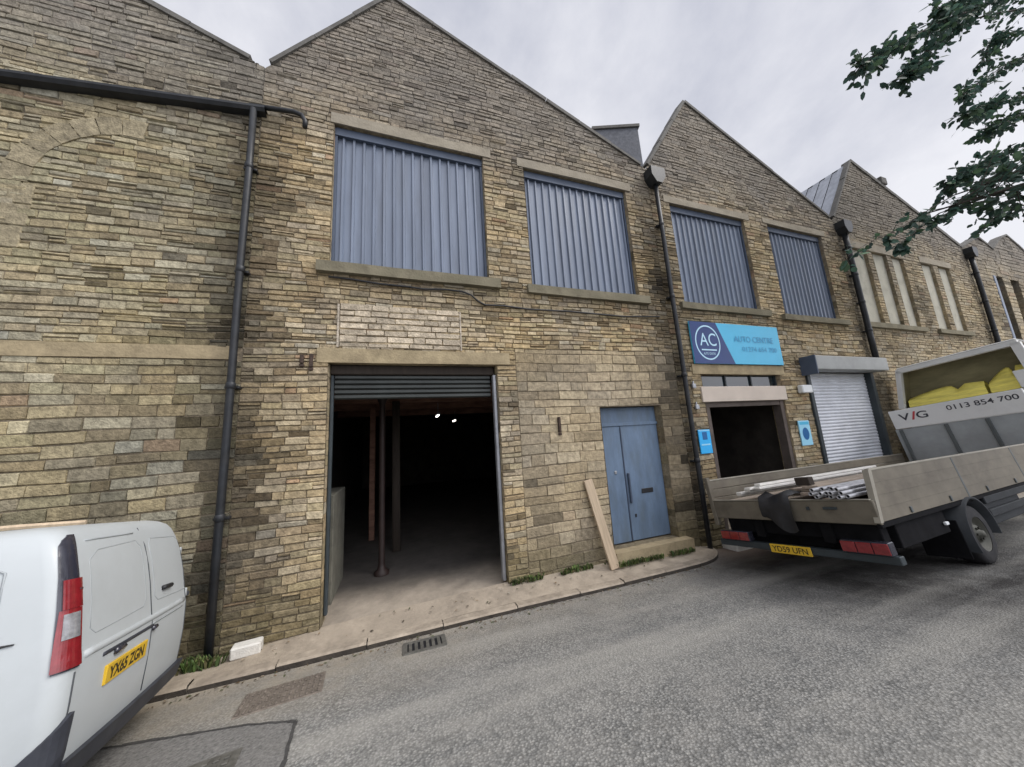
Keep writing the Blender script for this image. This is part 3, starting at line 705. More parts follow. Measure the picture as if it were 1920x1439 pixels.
rough_beam('sill', M['dark_stone'], b3, 13.3, 16.6, -.09, .2, 5.07, 5.215); rough_beam('sill', M['dark_stone'], b3, 17.4, 19.8, -.09, .2, 5.07, 5.215)
# --- two small far units
P4 = [(21.09, BASE), (24.1, BASE), (24.1, 9.15), (23.3, 9.40), (22.94, 9.52), (22.6, 9.42), (21.09, 8.80)]
b4 = empty('mill_building', (22.6, 0, 0), 'narrow far stone gable with a dark sheeted doorway, low beside its neighbour', 'building', 'gabled stone mill units in a row')
wall(4, P4, [(23.35, 24.05, .1, 7.85)], [(21.09, 24.1, -.1, 9.4, .14, .45, .05, .014)], b4)
coping([(21.09, 8.8), (22.6, 9.42), (22.94, 9.52), (23.3, 9.40), (24.1, 9.15)], b4, .07)
q = MB(); q.add([(23.3, .2, .1), (24.1, .2, .1), (24.1, .2, 7.9), (23.3, .2, 7.9)], [(0, 1, 2, 3)]); q.build('door', M['clad_trim'], b4)
trim_box('door_frame', M['shutter_box'], b4, 23.22, 23.42, -.03, .15, 4.9, 7.86).data.materials[0] = M['clad']
roof([(21.09, 8.8), (22.94, 9.5), (24.1, 9.15)], b4, drop=.3)
P5 = [(24.1, BASE), (31, BASE), (31, 7.9), (26.9, 9.75), (25.97, 10.1), (25.2, 9.85), (24.1, 9.2)]
b5 = empty('mill_building', (27.5, 0, 0), 'last stone mill gable at the far right edge with a rounded top', 'building', 'gabled stone mill units in a row')
wall(5, P5, [(24.8, 25.6, .1, 7.9), (26.2, 27.6, 4.8, 7.9)], [(24.1, 31, -.1, 10, .16, .5, .03, .014)], b5)
coping([(24.1, 9.2), (25.2, 9.85), (25.97, 10.1), (26.9, 9.75), (31, 7.9)], b5, .07)
q = MB(); q.add([(24.7, .2, .1), (25.7, .2, .1), (25.7, .2, 8), (24.7, .2, 8)], [(0, 1, 2, 3)]); q.build('door', M['clad_trim'], b5)
q = MB(); q.add([(26.1, .2, 4.7), (27.7, .2, 4.7), (27.7, .2, 8), (26.1, .2, 8)], [(0, 1, 2, 3)]); q.build('window_infill', M['grey_stone'], b5)
roof([(24.1, 9.2), (25.97, 10.05), (31, 7.9)], b5, drop=.3)
# slated roof turret behind the valley
tb = empty('roof_turret', (8.3, 4.2, 8), 'slate-grey boxy roof turret rising behind the valley between two gables', 'roof turret')
tu = MB(); ca, sa = math.cos(math.radians(-19.3)), math.sin(math.radians(-19.3))
def trot(u, w, z): return (8.45 + u * ca - w * sa, 4.3 + u * sa + w * ca, z)
bw, tw = 1.40, .90
vs = [trot(-bw, -.8, 8), trot(.90, -.75, 8), trot(.90, .75, 8), trot(-bw, .8, 8), trot(-tw - .02, -.72, 14.42), trot(.88, -.72, 14.42), trot(.88, .7, 14.42), trot(-tw - .02, .7, 14.42)]
tu.add(vs, [(0, 1, 5, 4), (1, 2, 6, 5), (2, 3, 7, 6), (3, 0, 4, 7)]); tu.build('wall', M['slate'], tb)
tc_ = MB(); vs = [trot(s1 * (tw + .05), s2 * .78, zz) for zz in (14.40, 14.52) for s1, s2 in ((-1, -1), (1, -1), (1, 1), (-1, 1))]
tc_.add(vs, [(0, 1, 2, 3), (4, 5, 6, 7), (0, 1, 5, 4), (1, 2, 6, 5), (2, 3, 7, 6), (3, 0, 4, 7)]); tc_.build('roof', M['coping'], tb)

# ------------------------------------------------------------------ fittings on the walls
def downpipe(x, ztop, zbot, label, r=.046, hopper=True, y=-.12):
    e = empty('downpipe', (x, y, zbot), label, 'drainpipe')
    mb = MB(); mb.smooth = True
    pts = [(x, y, ztop)] + [(x + U(-.006, .006), y, ztop + (zbot - ztop) * i / 6) for i in range(1, 6)] + [(x, y, zbot)]
    mb.tube(pts, r, 12)
    for i in range(1, 5):
        z = zbot + (ztop - zbot) * i / 4.6; mb.lathe([(r, -.05), (r + .009, -.04), (r + .009, .03), (r, .04)], (x, y, z), 'z', 12)
    mb.build('pipe', M['iron'], e)
    for i in range(1, 5):
        br = MB(); z = zbot + (ztop - zbot) * i / 4.6 - .02; br.box(x - .085, x + .085, y + .03, -.0, z - .018, z + .018, .006)
        br.build('bracket', M['iron'], e)
    if hopper:
        h = MB(); h.prism([(x - .2, ztop + .32), (x + .2, ztop + .32), (x + .2, ztop + .1), (x + .08, ztop - .08), (x - .08, ztop - .08), (x - .2, ztop + .1)], 1, y - .14, .0)
        h.build('hopper', M['iron'], e)
    return e
pp = downpipe(-2.15, 7.75, -.02, 'tall black drainpipe left of the open garage', hopper=False)
downpipe(5.76, 8.2, -.03, 'black drainpipe between the blue door and the cyan sign', .048)
downpipe(13.06, 8.1, 4.04, 'black drainpipe above the grey shutter box', .07)
downpipe(21.33, 8.4, 3.0, 'farthest black drainpipe, above the lorry headboard', .07)
# long gutter across the left gable, running down to the tall pipe
ge = empty('gutter', (-4, -.15, 7.7), 'long dark gutter crossing the left gable to the tall drainpipe', 'gutter')
gm = MB(); xs = [-8 + i * .5 for i in range(13)]
def gz(x): return 7.42 + (x + 5) * .125
for a, b in zip(xs, xs[1:]):
    gm.add([(a, -.015, gz(a) - .055), (a, -.13, gz(a) - .055), (a, -.16, gz(a) - .01), (a, -.16, gz(a) + .025), (a, -.015, gz(a) + .025), (b, -.015, gz(b) - .055), (b, -.13, gz(b) - .055), (b, -.16, gz(b) - .01), (b, -.16, gz(b) + .025), (b, -.015, gz(b) + .025)], [(0, 1, 6, 5), (1, 2, 7, 6), (2, 3, 8, 7), (3, 4, 9, 8)])
gm.build('trough', M['iron'], ge)
fb = MB(); fb.smooth = True; fb.tube([(-2.2, -.12, 7.80), (-1.62, -.12, 7.87), (-1.50, -.12, 7.84), (-1.45, -.12, 7.74), (-1.45, -.12, 7.62)], .036, 10); fb.build('overflow_pipe', M['iron'], ge)
# iron hinge pins
for (x, z, hh, lab) in ((-1.36, 3.76, .13, 'left rusty hinge stub beside the garage lintel'), (-1.24, 3.74, .2, 'right rusty hinge stub beside the garage lintel'), (2.74, 2.62, .28, 'rusty hinge stub in the stonework left of the blue door')):
    q = MB(); q.box(x - .024, x + .024, -.06, .0, z - hh / 2, z + hh / 2, .008); q.box(x - .03, x + .03, -.05, .0, z - hh / 2 - .05, z - hh / 2 - .005, .008)
    tag(q.build('hinge_stub', M['rust']), lab, 'hinge stub', 'rusty hinge stubs in the stone walls')
# sagging cable
cb = MB(); cb.smooth = True
cpts = [(-1.05, 5.09), (-.72, 5.08), (-.3, 5.045), (.09, 5.04), (.4, 5.02), (.75, 5.05), (1.05, 5.04), (1.2, 4.99), (1.33, 4.88), (1.45, 4.82), (1.8, 4.83), (2.3, 4.80), (3.2, 4.82), (4.4, 4.80), (5.4, 4.86)]
cb.tube([(x, -.045, z) for x, z in cpts], .016, 6); tag(cb.build('cable', M['black']), 'black cable drooping along the wall under the window sills', 'cable')
# main sign
sg = empty('shop_sign', (7.65, -.06, 3.83), 'cyan and navy shop sign with a round AC emblem over the office door', 'sign')
sx0, sx1, sz0, sz1 = 6.18, 9.1, 3.815, 4.8
trim_box('sign_board', M['sign_cyan'], sg, sx0, sx1, -.075, -.035, sz0, sz1, bev=.006)
nv = MB(); nv.add([(sx0, -.078, sz0), (7.42, -.078, sz0), (6.98, -.078, sz1), (sx0, -.078, sz1)], [(0, 1, 2, 3)]); nv.build('navy_panel', M['sign_navy'], sg)
em = MB(); cx_, cz_ = 6.65, 4.31
rng_ = [(cx_ + .375 * math.cos(t), -.081, cz_ + .41 * math.sin(t)) for t in [2 * PI * i / 40 for i in range(40)]]; rn2 = [(cx_ + .345 * math.cos(t), -.081, cz_ + .378 * math.sin(t)) for t in [2 * PI * i / 40 for i in range(40)]]
em.add(rng_ + rn2, [(i, (i + 1) % 40, 40 + (i + 1) % 40, 40 + i) for i in range(40)])
em.add([(cx_ - .22, -.081, cz_ - .19), (cx_ + .24, -.081, cz_ - .19), (cx_ + .24, -.081, cz_ - .16), (cx_ - .22, -.081, cz_ - .16)], [(0, 1, 2, 3)]); em.build('emblem_ring', M['sign_white'], sg)
so = sg.location
def sgt(name, body, h, x, z, m, w=None, bold=0.0): return text_part(name, body, h, Vector((x, -.083, z)) - so, (1, 0, 0), (0, 0, 1), m, sg, w, bold=bold)
sgt('lettering', 'AC', .30, 6.41, 4.23, M['sign_white'], .50, .0)
sgt('lettering', 'AUTO CENTRE', .055, 6.47, 4.02, M['sign_white'], .36)
sgt('lettering', 'AUTO CENTRE', .15, 7.5, 4.36, M['sign_text'], 1.35, .01)
sgt('lettering', '01274 654 700', .12, 7.72, 4.13, M['sign_text'], 1.2)
# posters on the door posts
def poster(x0, x1, z0, z1, label, ring):
    e = empty('poster', ((x0 + x1) / 2, -.05, z0), label, 'poster'); trim_box('board', M['poster'] if ring == 0 else M['poster_light'], e, x0, x1, -.055, -.03, z0, z1, bev=.004)
    if ring == 0:
        trim_box('print', M['poster_dark'], e, x0 + .10, x1 - .1, -.058, -.052, z1 - .21, z1 - .05, bev=.001)
        trim_box('print', M['poster_light'], e, x0 + .04, x1 - .04, -.058, -.052, z0 + .17, z0 + .20, bev=.001); trim_box('border', M['poster_light'], e, x0 + .01, x1 - .01, -.058, -.052, z1 - .03, z1 - .01, bev=.001)
    else:
        q = MB(); q.add([((x0 + x1) / 2 + .12 * math.cos(t), -.058, z0 + .28 + .15 * math.sin(t)) for t in [2 * PI * i / 20 for i in range(20)]], [tuple(range(20))]); q.build('print', M['poster_dark'], e)
        q = MB(); q.add([(x0 + .03, -.0565, z0 + .5), (x1 - .03, -.0565, z0 + .5), (x1 - .03, -.0565, z1 - .03), (x0 + .03, -.0565, z1 - .03)], [(0, 1, 2, 3)]); q.build('print', M['sign_cyan'], e)
poster(5.98, 6.31, 1.86, 2.36, 'bright blue poster left of the dark office doorway', 0)
poster(9.22, 9.62, 1.82, 2.42, 'pale cyan poster with a round dark blue emblem beside the roller door', 1)
q = empty('floodlight', (9.65, -.1, 3.12), 'white floodlight box on the wall between the office door and roller door', 'wall lamp')
trim_box('housing', M['white_box'], q, 9.48, 9.86, -.16, -.03, 3.10, 3.30, bev=.02); trim_box('bracket', M['galv'], q, 9.6, 9.7, -.03, .0, 3.14, 3.24, bev=.01)
for z, lab in ((3.26, 'upper small pale junction box on the dark wall right of the drainpipe'), (2.80, 'lower small pale junction box on the dark wall right of the drainpipe')):
    q = MB(); q.box(6.02, 6.12, -.07, -.02, z, z + .1, .012); q.box(6.055, 6.085, -.05, -.02, z + .1, z + .16, .004); tag(q.build('junction_box', M['galv']), lab, 'junction box', 'junction boxes by the office door')

# inside the garage: columns and strip lamps
for (x, y, r_, m_, lab) in ((-.33, 1.46, .055, 'red_iron', 'reddish round iron column nearest the garage doorway'), (-.09, 2.75, .085, 'old_wood', 'brown timber post behind the iron column in the dark garage')):
    q = MB(); q.smooth = True
    if m_ == 'red_iron': q.lathe([(.13, 0), (.13, .06), (r_ + .02, .1), (r_, .2), (r_, 3.1), (r_ + .06, 3.25), (.14, 3.3), (.14, 3.44)], (x, y, .14), 'z', 16); tag(q.build('iron_column', M[m_]), lab, 'column')
    else: q.box(x - r_, x + r_, y - r_, y + r_, .14, 3.449, .01); tag(q.build('timber_post', M[m_]), lab, 'post')
for (x, y, z, ln, lab) in ((.93, 3.1, 3.14, .5, 'nearer lit strip lamp hanging in the dark garage'), (1.75, 5.6, 3.15, .5, 'farther lit strip lamp hanging in the dark garage')):
    e = empty('strip_lamp', (x, y, z), lab, 'lamp', 'lit strip lamps in the garage'); q = MB(); q.box(x - .02, x + .02, y, y + ln, z - .03, z, .004); q.build('tube', M['tube_light'], e)
    q = MB(); q.box(x - .04, x + .04, y - .03, y + ln + .03, z + .002, z + .05, .008); q.tube([(x, y + .1, z + .05), (x, y + .1, 3.45)], .006, 6); q.build('fitting', M['galv'], e)

# ------------------------------------------------------------------ street ironwork, plank, block
ROT = Matrix.Rotation(math.atan(-SL), 4, 'X')     # lie on the cambered road
def road_obj(name, x, y, rz, label, cat, group=None, lift=.004):
    e = empty(name, (0, 0, 0), label, cat, group); e.matrix_world = Matrix.Translation((x, y, road_z(y) + lift)) @ ROT @ Matrix.Rotation(rz, 4, 'Z'); return e
dg_ = road_obj('drain_grate', .27, -.87, -.02, 'iron gully grate with dark slots against the kerb', 'drain grate')
q = MB(); q.box(-.25, .25, -.16, -.12, -.02, .012); q.box(-.25, .25, .12, .16, -.02, .012); q.box(-.25, -.2, -.119, .119, -.02, .012); q.box(.2, .25, -.119, .119, -.02, .012)
for i in range(6): q.box(-.165 + i * .066 - .018, -.165 + i * .066 + .018, -.119, .119, -.02, .009)
q.build('frame', M['grate'], dg_, world=False)
q = MB(); q.add([(-.2, -.12, .001), (.2, -.12, .001), (.2, .12, .001), (-.2, .12, .001)], [(0, 1, 2, 3)]); q.build('pit', M['tube_end'], dg_, world=False)
dc = road_obj('drain_cover', -1.10, -1.15, .10, 'rusty ribbed ironwork cover in the gutter behind the white van', 'drain cover')
q = MB(); q.box(-.35, .35, -.22, .22, -.02, .004, .004)
for i in range(14):
    for j in range(4):
        q.box(-.33 + i * .049, -.33 + i * .049 + .022, -.20 + j * .105, -.20 + j * .105 + .075, .0042, .016, .003)
q.build('lid', M['cover'], dc, world=False)
dc2 = road_obj('drain_cover', -1.45, -2.22, .12, 'dark studded ironwork cover in the tarmac patch at the bottom edge', 'drain cover', lift=.009)
q = MB(); q.box(-.33, .33, -.28, .28, -.02, .004, .004)
for i in range(9):
    for j in range(7):
        q.box(-.29 + i * .066, -.29 + i * .066 + .036, -.25 + j * .073, -.25 + j * .073 + .04, .0042, .015, .003)
q.build('lid', M['grate'], dc2, world=False)
e = empty('plank', (0, 0, 0), 'pale sawn plank leaning on the wall beside the blue door', 'plank')
a = Vector((3.46, -.24, .13)); b = Vector((3.21, -.035, 1.60)); up = (b - a).normalized(); rt = V3(1, 0, .17).normalized(); rt = (rt - up * rt.dot(up)).normalized(); nn_ = rt.cross(up)
e.matrix_world = Matrix(((rt.x, nn_.x, up.x, a.x), (rt.y, nn_.y, up.y, a.y), (rt.z, nn_.z, up.z, a.z), (0, 0, 0, 1)))
q = MB(); q.box(-.085, .085, -.022, .022, 0, (b - a).length, .004); q.build('board', M['plank'], e, world=False)
e = empty('concrete_block', (-1.77, -.13, .045), 'pale concrete block on the pavement beside the tall drainpipe', 'block'); e.rotation_euler = (0, 0, .12)
q = MB(); q.box(-.15, .15, -.07, .09, 0, .13, .015); q.build('block', M['pale_block'], e, world=False)

# grit and dead leaves gathered along the kerb
def litter():
    mb = MB()
    for _ in range(420):
        x = U(-2.4, 5.2); y = kerb_y(x) - abs(random.gauss(0, .09)) - .012 if R() < .75 else U(-.35, -.03)
        z = road_z(y) + .006 if y < kerb_y(x) else .076 + (wall_base(x) - .07) * max(0, (y + .44) / .44) + .006
        a = U(0, 2 * PI); l = U(.006, .028); w_ = l * U(.3, .7); kk = U(.6, 1.3); mb.cur = tuple(v * kk for v in random.choice([(.16, .11, .06), (.10, .08, .06), (.22, .18, .13), (.09, .10, .05), (.3, .27, .22)]))
        c_, s_ = math.cos(a), math.sin(a); mb.add([(x + c_ * l, y + s_ * l, z), (x - s_ * w_, y + c_ * w_, z + U(0, .008)), (x - c_ * l, y - s_ * l, z + U(0, .006)), (x + s_ * w_, y - c_ * w_, z + U(0, .008))], [(0, 1, 2, 3)])
    return mb.build('litter', M['weed'])
tag(litter(), 'scattered grit and dead leaves gathered along the kerb', 'litter', kind='stuff')
# weeds
def weeds(name, spots, n, hmax, spread):
    mb = MB()
    for _ in range(n):
        x, y, z = random.choice(spots); x += random.gauss(0, spread); y += random.gauss(0, spread * .35) ; y = min(y, -.02)
        z = z + .0; h = hmax * U(.3, 1.0); t = U(0, 2 * PI); w = U(.008, .02); l = U(.02, .09)
        kk = U(.5, 1.3); mb.cur = random.choice([(.07 * kk, .115 * kk, .03 * kk), (.10 * kk, .13 * kk, .04 * kk), (.055 * kk, .085 * kk, .03 * kk), (.13 * kk, .12 * kk, .06 * kk)])
        dx, dy = math.cos(t) * l, math.sin(t) * l * .6; sx_, sy_ = -math.sin(t) * w, math.cos(t) * w
        mb.add([(x - sx_ * .4, y - sy_ * .4, z - .02), (x + sx_ * .4, y + sy_ * .4, z - .02), (x + dx * .5 + sx_, y + dy * .5 + sy_, z + h * .65), (x + dx, y + dy, z + h), (x + dx * .5 - sx_, y + dy * .5 - sy_, z + h * .65)], [(0, 1, 2, 3, 4)])
    return mb.build(name, M['weed'])
tag(weeds('weed_clump', [(-2.22, -.14, .02), (-2.1, -.2, .03), (-2.35, -.12, .02), (-2.22, -.22, .03)], 380, .15, .06), 'green weeds sprouting round the foot of the tall drainpipe', 'weeds')
ww = [(x, -.05 - .05 * R(), wall_base(x) - .005) for x in [1.68 + i * .06 for i in range(33)]] + [(x, -.25, wall_base(x) - .01) for x in [3.55 + i * .06 for i in range(28)]]
tag(weeds('weeds', [w_ for w_ in ww if mnoise.noise((w_[0] * 2.3, 0, 4)) > -.12], 620, .085, .035), 'low green weeds along the foot of the wall and doorstep', 'weeds', kind='stuff')

# ------------------------------------------------------------------ white van
nrm = V3(0, SL, 1).normalized()
def slope_frame(yaw):
    F0 = V3(1, 0, 0); L0 = nrm.cross(F0); a = math.radians(yaw)
    return F0 * math.cos(a) + L0 * math.sin(a), L0 * math.cos(a) - F0 * math.sin(a)
def vehicle(name, O, yaw, label, cat):
    F, L = slope_frame(yaw); e = empty(name, (0, 0, 0), label, cat)
    e.matrix_world = Matrix(((F.x, L.x, nrm.x, O[0]), (F.y, L.y, nrm.y, O[1]), (F.z, L.z, nrm.z, O[2]), (0, 0, 0, 1)))
    return e
VO = (-2.21, -.815, .037)
van = vehicle('parked_van', VO, 7.0, 'white panel van parked at the kerb, seen from its rear corner', 'van')
HW = .91; CY = -.945
lev = [(.22, .77, -.02), (.30, .835, .07), (.44, .86, .11), (.70, .875, .115), (.95, .875, .10), (1.0, .872, .085), (1.25, .86, .035), (1.45, .845, -.015), (1.58, .825, -.06), (1.66, .80, -.095), (1.71, .77, -.13), (1.745, .72, -.18), (1.765, .655, -.25), (1.775, .5, -.42), (1.78, .2, -.7)]
def lerp_lev(z):
    for a, b in zip(lev, lev[1:]):
        if z <= b[0]:
            t = max(0, (z - a[0]) / (b[0] - a[0])); return a[1] + (b[1] - a[1]) * t, a[2] + (b[2] - a[2]) * t
    return lev[-1][1], lev[-1][2]
RC = .10
def van_pt(s, z, off=0.0):
    """s: arc length from the near rear corner centre; s<0 along the near side, s>0 across the back"""
    hw, xr = lerp_lev(z); q = RC * PI / 2; rr = RC + off
    cx0, cy0 = xr - RC, CY - hw + RC
    if s < -q / 2: return (cx0 + (s + q / 2), cy0 - rr, z)
    if s > q / 2:
        y = cy0 + (s - q / 2); bow = .014 * ((y - CY) / hw) ** 2
        return (cx0 + rr - bow + .014 * ((cy0 - CY) / hw) ** 2, y, z)
    t = (s + q / 2) / RC
    return (cx0 + rr * math.sin(t), cy0 - rr * math.cos(t), z)
body = MB(); body.smooth = True; rings = []
for z, hw, xr in lev:
    ring = []
    fx = -4.35 + (1.1 * sstep(.9, 1.75, z) if z > .9 else 0) - xr * .5
    for t in range(7): ring.append((fx + (xr - RC - fx) * t / 6, CY - hw, z))
    for t in range(1, 7): a = PI / 2 * t / 6; ring.append((xr - RC + RC * math.sin(a), CY - hw + RC - RC * math.cos(a), z))
    for t in range(1, 8):
        y = CY - hw + RC + (2 * hw - 2 * RC) * t / 8; bow = .014 * (1 - ((y - CY) / max(hw - RC, .01)) ** 2); ring.append((xr + bow, y, z))
    for t in range(0, 7): a = PI / 2 * t / 6; ring.append((xr - RC + RC * math.cos(a), CY + hw - RC + RC * math.sin(a), z))
    for t in range(1, 7): ring.append((xr - RC + (fx - xr + RC) * t / 6, CY + hw, z))
    rings.append(ring)
n = len(rings[0]); vs = [v for r_ in rings for v in r_]
fs = [(j * n + i, j * n + (i + 1) % n, (j + 1) * n + (i + 1) % n, (j + 1) * n + i) for j in range(len(rings) - 1) for i in range(n)]
fs += [tuple(range(n))[::-1], tuple(range((len(rings) - 1) * n, len(rings) * n))]
body.add(vs, fs)
vb = body.build('body', M['van'], van, world=False)
def rear_x(y, z):
    hw, xr = lerp_lev(z); e_ = max(0, abs(y - CY) - (hw - RC))
    base = xr + .014 * (1 - min(1, (abs(y - CY) / max(hw - RC, .01))) ** 2)
    return base - (RC - math.sqrt(max(0, RC * RC - e_ * e_)) if e_ > 0 else 0)
def rear_line(pts, r_, m_, name, sub=8, parent=van, lift=.0):
    mb = MB(); mb.smooth = True; P_ = []
    for (y0, z0), (y1, z1) in zip(pts, pts[1:]):
        for i in range(sub): t = i / sub; y = y0 + (y1 - y0) * t; z = z0 + (z1 - z0) * t; P_.append((rear_x(y, z) + lift, y, z))
    P_.append((rear_x(*pts[-1]) + lift, *pts[-1])); mb.tube(P_, r_, 6); return mb.build(name, m_, parent, world=False)
def patch(name, m_, s0, s1, z0, z1, off, parent=van, ztop=None, nu=10, nv_=5, fz=None):
    mb = MB(); mb.smooth = False; vs = []
    I_ = [0] + list(range(nu + 1)) + [nu]; J_ = [0] + list(range(nv_ + 1)) + [nv_]
    for jj, j in enumerate(J_):
        for ii, i in enumerate(I_):
            q0_ = s0(j / nv_) if callable(s0) else s0; q1_ = s1(j / nv_) if callable(s1) else s1
            s = q0_ + (q1_ - q0_) * i / nu; a = z0(s) if callable(z0) else z0; b = z1(s) if callable(z1) else z1
            rim = jj in (0, nv_ + 2) or ii in (0, nu + 2); vs.append(van_pt(s, a + (b - a) * j / nv_, -.012 if rim else off))
    nu += 2; nv_ += 2
    mb.add(vs, [(j * (nu + 1) + i, j * (nu + 1) + i + 1, (j + 1) * (nu + 1) + i + 1, (j + 1) * (nu + 1) + i) for j in range(nv_) for i in range(nu)])
    return mb.build(name, m_, parent, world=False)
# near tail lamp wrapped round the corner
lamp = patch('tail_lamp', M['lamp_dark'], lambda t: -.040 + .034 * t + .05 * max(0, t - .9) * 10 * max(0, t - .9) * 10, lambda t: .082 - .004 * t, .925, 1.705, .010, nu=14, nv_=24)
patch('upper_lens', M['lamp_red'], lambda t: -.006 + .004 * t, .084, 1.26, 1.43, .020, lamp, nu=12, nv_=8); patch('clear_lens', M['lamp_clear'], lambda t: -.008 + .006 * t, .066, 1.095, 1.235, .022, lamp, nu=12, nv_=8); patch('lower_lens', M['lamp_red'], lambda t: -.043 + .026 * t, .083, .935, 1.258, .018, lamp, nu=12, nv_=8)
# rear door creases, seams, recess above the plate
for y in (-.86,): rear_line([(y, .46), (y, 1.70)], .005, M['gap'], 'door_seam')
pn = [(-1.60, 1.10), (-1.56, 1.52), (-1.46, 1.58), (-.98, 1.60), (-.93, 1.55), (-.93, 1.12), (-.98, 1.08), (-1.55, 1.06), (-1.60, 1.10)]
rear_line(pn, .005, M['gap_soft'], 'panel_crease', 5, lift=-.003); rear_line([(-1.72 - y, z) for y, z in pn], .006, M['gap_soft'], 'panel_crease', 5, lift=-.003)
rear_line([(-1.66, .965), (-.22, .965)], .028, M['van'], 'step_ridge', 20, lift=-.012)
rear_line([(-1.48, .905), (-.84, .905)], .014, M['bumper'], 'plate_recess', 16, lift=-.004); rear_line([(-.86, .92), (-.26, .92)], .008, M['gap_soft'], 'step_shadow', 12)
rear_line([(-.66, 1.16), (-.50, 1.155)], .02, M['black'], 'handle', 3, lift=.012); rear_line([(-1.36, .885), (-1.26, .885)], .022, M['lamp_dark'], 'handle', 3, lift=.006); rear_line([(-.86, .885), (-.80, .885)], .02, M['lamp_dark'], 'latch', 3, lift=.006)
rear_line([(-1.55, 1.655), (-.98, 1.662)], .007, M['gap_soft'], 'drip_seam', 6)
hg = MB(); hg.box(rear_x(-1.7, 1.36) - .005, rear_x(-1.7, 1.36) + .02, -1.715, -1.68, 1.34, 1.37, .005); hg.box(rear_x(-.10, .99) - .06, rear_x(-.10, .99) + .03, -.09, -.05, .97, 1.02, .01); hg.build('hinge', M['bumper'], van, world=False)
for y_ in (-.14,):
    for z_ in (1.02, 1.42):
        h_ = MB(); xq = rear_x(y_, z_); h_.box(xq - .02, xq + .012, y_ - .018, y_ + .018, z_ - .04, z_ + .04, .006); h_.build('hinge', M['van'], van, world=False)
rear_line([(-1.73, .43), (-1.73, .90)], .005, M['gap'], 'panel_seam', 6); rear_line([(-.16, .43), (-.16, 1.62)], .005, M['gap'], 'door_seam', 12); rear_line([(-1.70, .43), (-.2, .43)], .006, M['gap'], 'bumper_seam', 20)
# plate
py0, py1, pz0, pz1 = -1.44, -.92, .71, .825
px_ = rear_x(-1.3, .77) + .012
pl = MB(); pl.box(px_ - .02, px_, py0, py1, pz0, pz1, .004); plo = pl.build('number_plate', M['plate'], van, world=False)
text_part('lettering', 'YX65 ZGN', .078, (px_ + .0015, py0 + .03, pz0 + .019), (0, 1, 0), (0, 0, 1), M['plate_txt'], plo, .44, bold=.03)
# dark bumper: low band across the back, climbing at the corner
qh = RC * PI / 4
bt = lambda s: .50 if s > .09 else (.69 if s > -.02 else .69 - (-.02 - s) * .95)
patch('bumper', M['bumper'], .088, 1.66, .21, .435, .035, nu=30); patch('bumper_corner', M['bumper'], -.55, .087, .21, lambda s: max(.28, min(.69, .69 - (.07 - s) * .95)), .022, nu=24)
patch('reflector', M['lamp_red'], .13, .21, .30, .345, .043, nu=4, nv_=3)
# side rail groove, window pressing, wheels
sl = MB(); sl.smooth = True; sl.tube([(x, CY - .868 - .004, 1.13) for x in (-.14, -.3, -.8, -1.6, -2.4)], [.004, .012, .012, .012, .012], 6); sl.build('slide_rail', M['black'], van, world=False)
sp = MB(); sp.smooth = True; sp.tube([(-1.5, CY - .832, 1.56), (-.34, CY - .832, 1.555), (-.28, CY - .838, 1.52), (-.25, CY - .860, 1.28)], .006, 6); sp.build('panel_crease', M['gap_soft'], van, world=False)
def wheel(parent, x, y, z, r_, w, side, rimr):
    mb = MB(); mb.smooth = True
    mb.lathe([(rimr, -.0 * side), (r_ - .05, -.0 * side), (r_ - .012, .02 * side), (r_, .05 * side), (r_, (w - .05) * side), (r_ - .03, w * side), (rimr, w * side)], (x, y, z), 'y', 36)
    t = mb.build('wheel', M['tyre'], parent, world=False)
    rm = MB(); rm.smooth = True
    rm.lathe([(rimr, .005 * side), (rimr - .02, .02 * side), (rimr - .04, .06 * side), (rimr * .55, .075 * side), (rimr * .5, .03 * side), (rimr * .22, .02 * side), (rimr * .2, -.02 * side), (.001, -.025 * side)], (x, y, z), 'y', 30)
    for i in range(6):
        a = 2 * PI * i / 6; rm.lathe([(.016, .01 * side), (.014, -.006 * side + .03 * side), (.001, .0)], (x + rimr * .36 * math.cos(a), y + .0 * side, z + rimr * .36 * math.sin(a)), 'y', 8)
    rm.build('rim', M['rim'], t, world=False); return t
for x in (-.95, -3.55):
    wheel(van, x, CY - .87, .32, .32, .2, 1, .2); wheel(van, x, CY + .87, .32, .32, .2, -1, .2)
    q = MB(); q.lathe([(.36, -.004), (.36, .1)], (x, CY - .885, .34), 'y', 24); q.build('wheel_arch', M['bumper'], van, world=False)
# plank lying on the van roof
e = vehicle('roof_plank', VO, 7.0, 'pale timber plank lying on the white van roof', 'plank')
q = MB(); q.tube([(-.55, -.62, 1.80), (-.9, -.66, 1.815), (-1.6, -.75, 1.825), (-2.8, -.9, 1.80)], .022, 6); q.build('board', M['plank'], e, world=False)

# ------------------------------------------------------------------ flatbed lorry
TO = Vector((7.47746416, -3.00675766, 0.36551365)); F, L = slope_frame(3.0); TO = TO - F * 2.27
trk = vehicle('flatbed_lorry', TO, 3.0, 'grubby dropside flatbed lorry parked nose-away on the right', 'lorry')
TW = 2.12; BL = 7.15
def tp(name, m_, boxes, parent=trk, bev=.008):
    mb = MB()
    for b in boxes: mb.box(*b, bev=bev)
    return mb.build(name, m_, parent, world=False)
tp('bed_floor', M['grey_timber'], [(.03, BL, .04, TW - .04, .96, 1.06)])
tp('rear_beam', M['alu'], [(0, .05, .0, TW, .815, 1.085)])
tp('edge_strip', M['alu_light'], [(-.008, .045, .02, TW - .02, 1.087, 1.10)], bev=.003)
sbn = []; zs = [.845, .985, 1.125, 1.265, 1.405]
side = MB()
def rx(z): return .03 + .19 * (z - .845) / .56
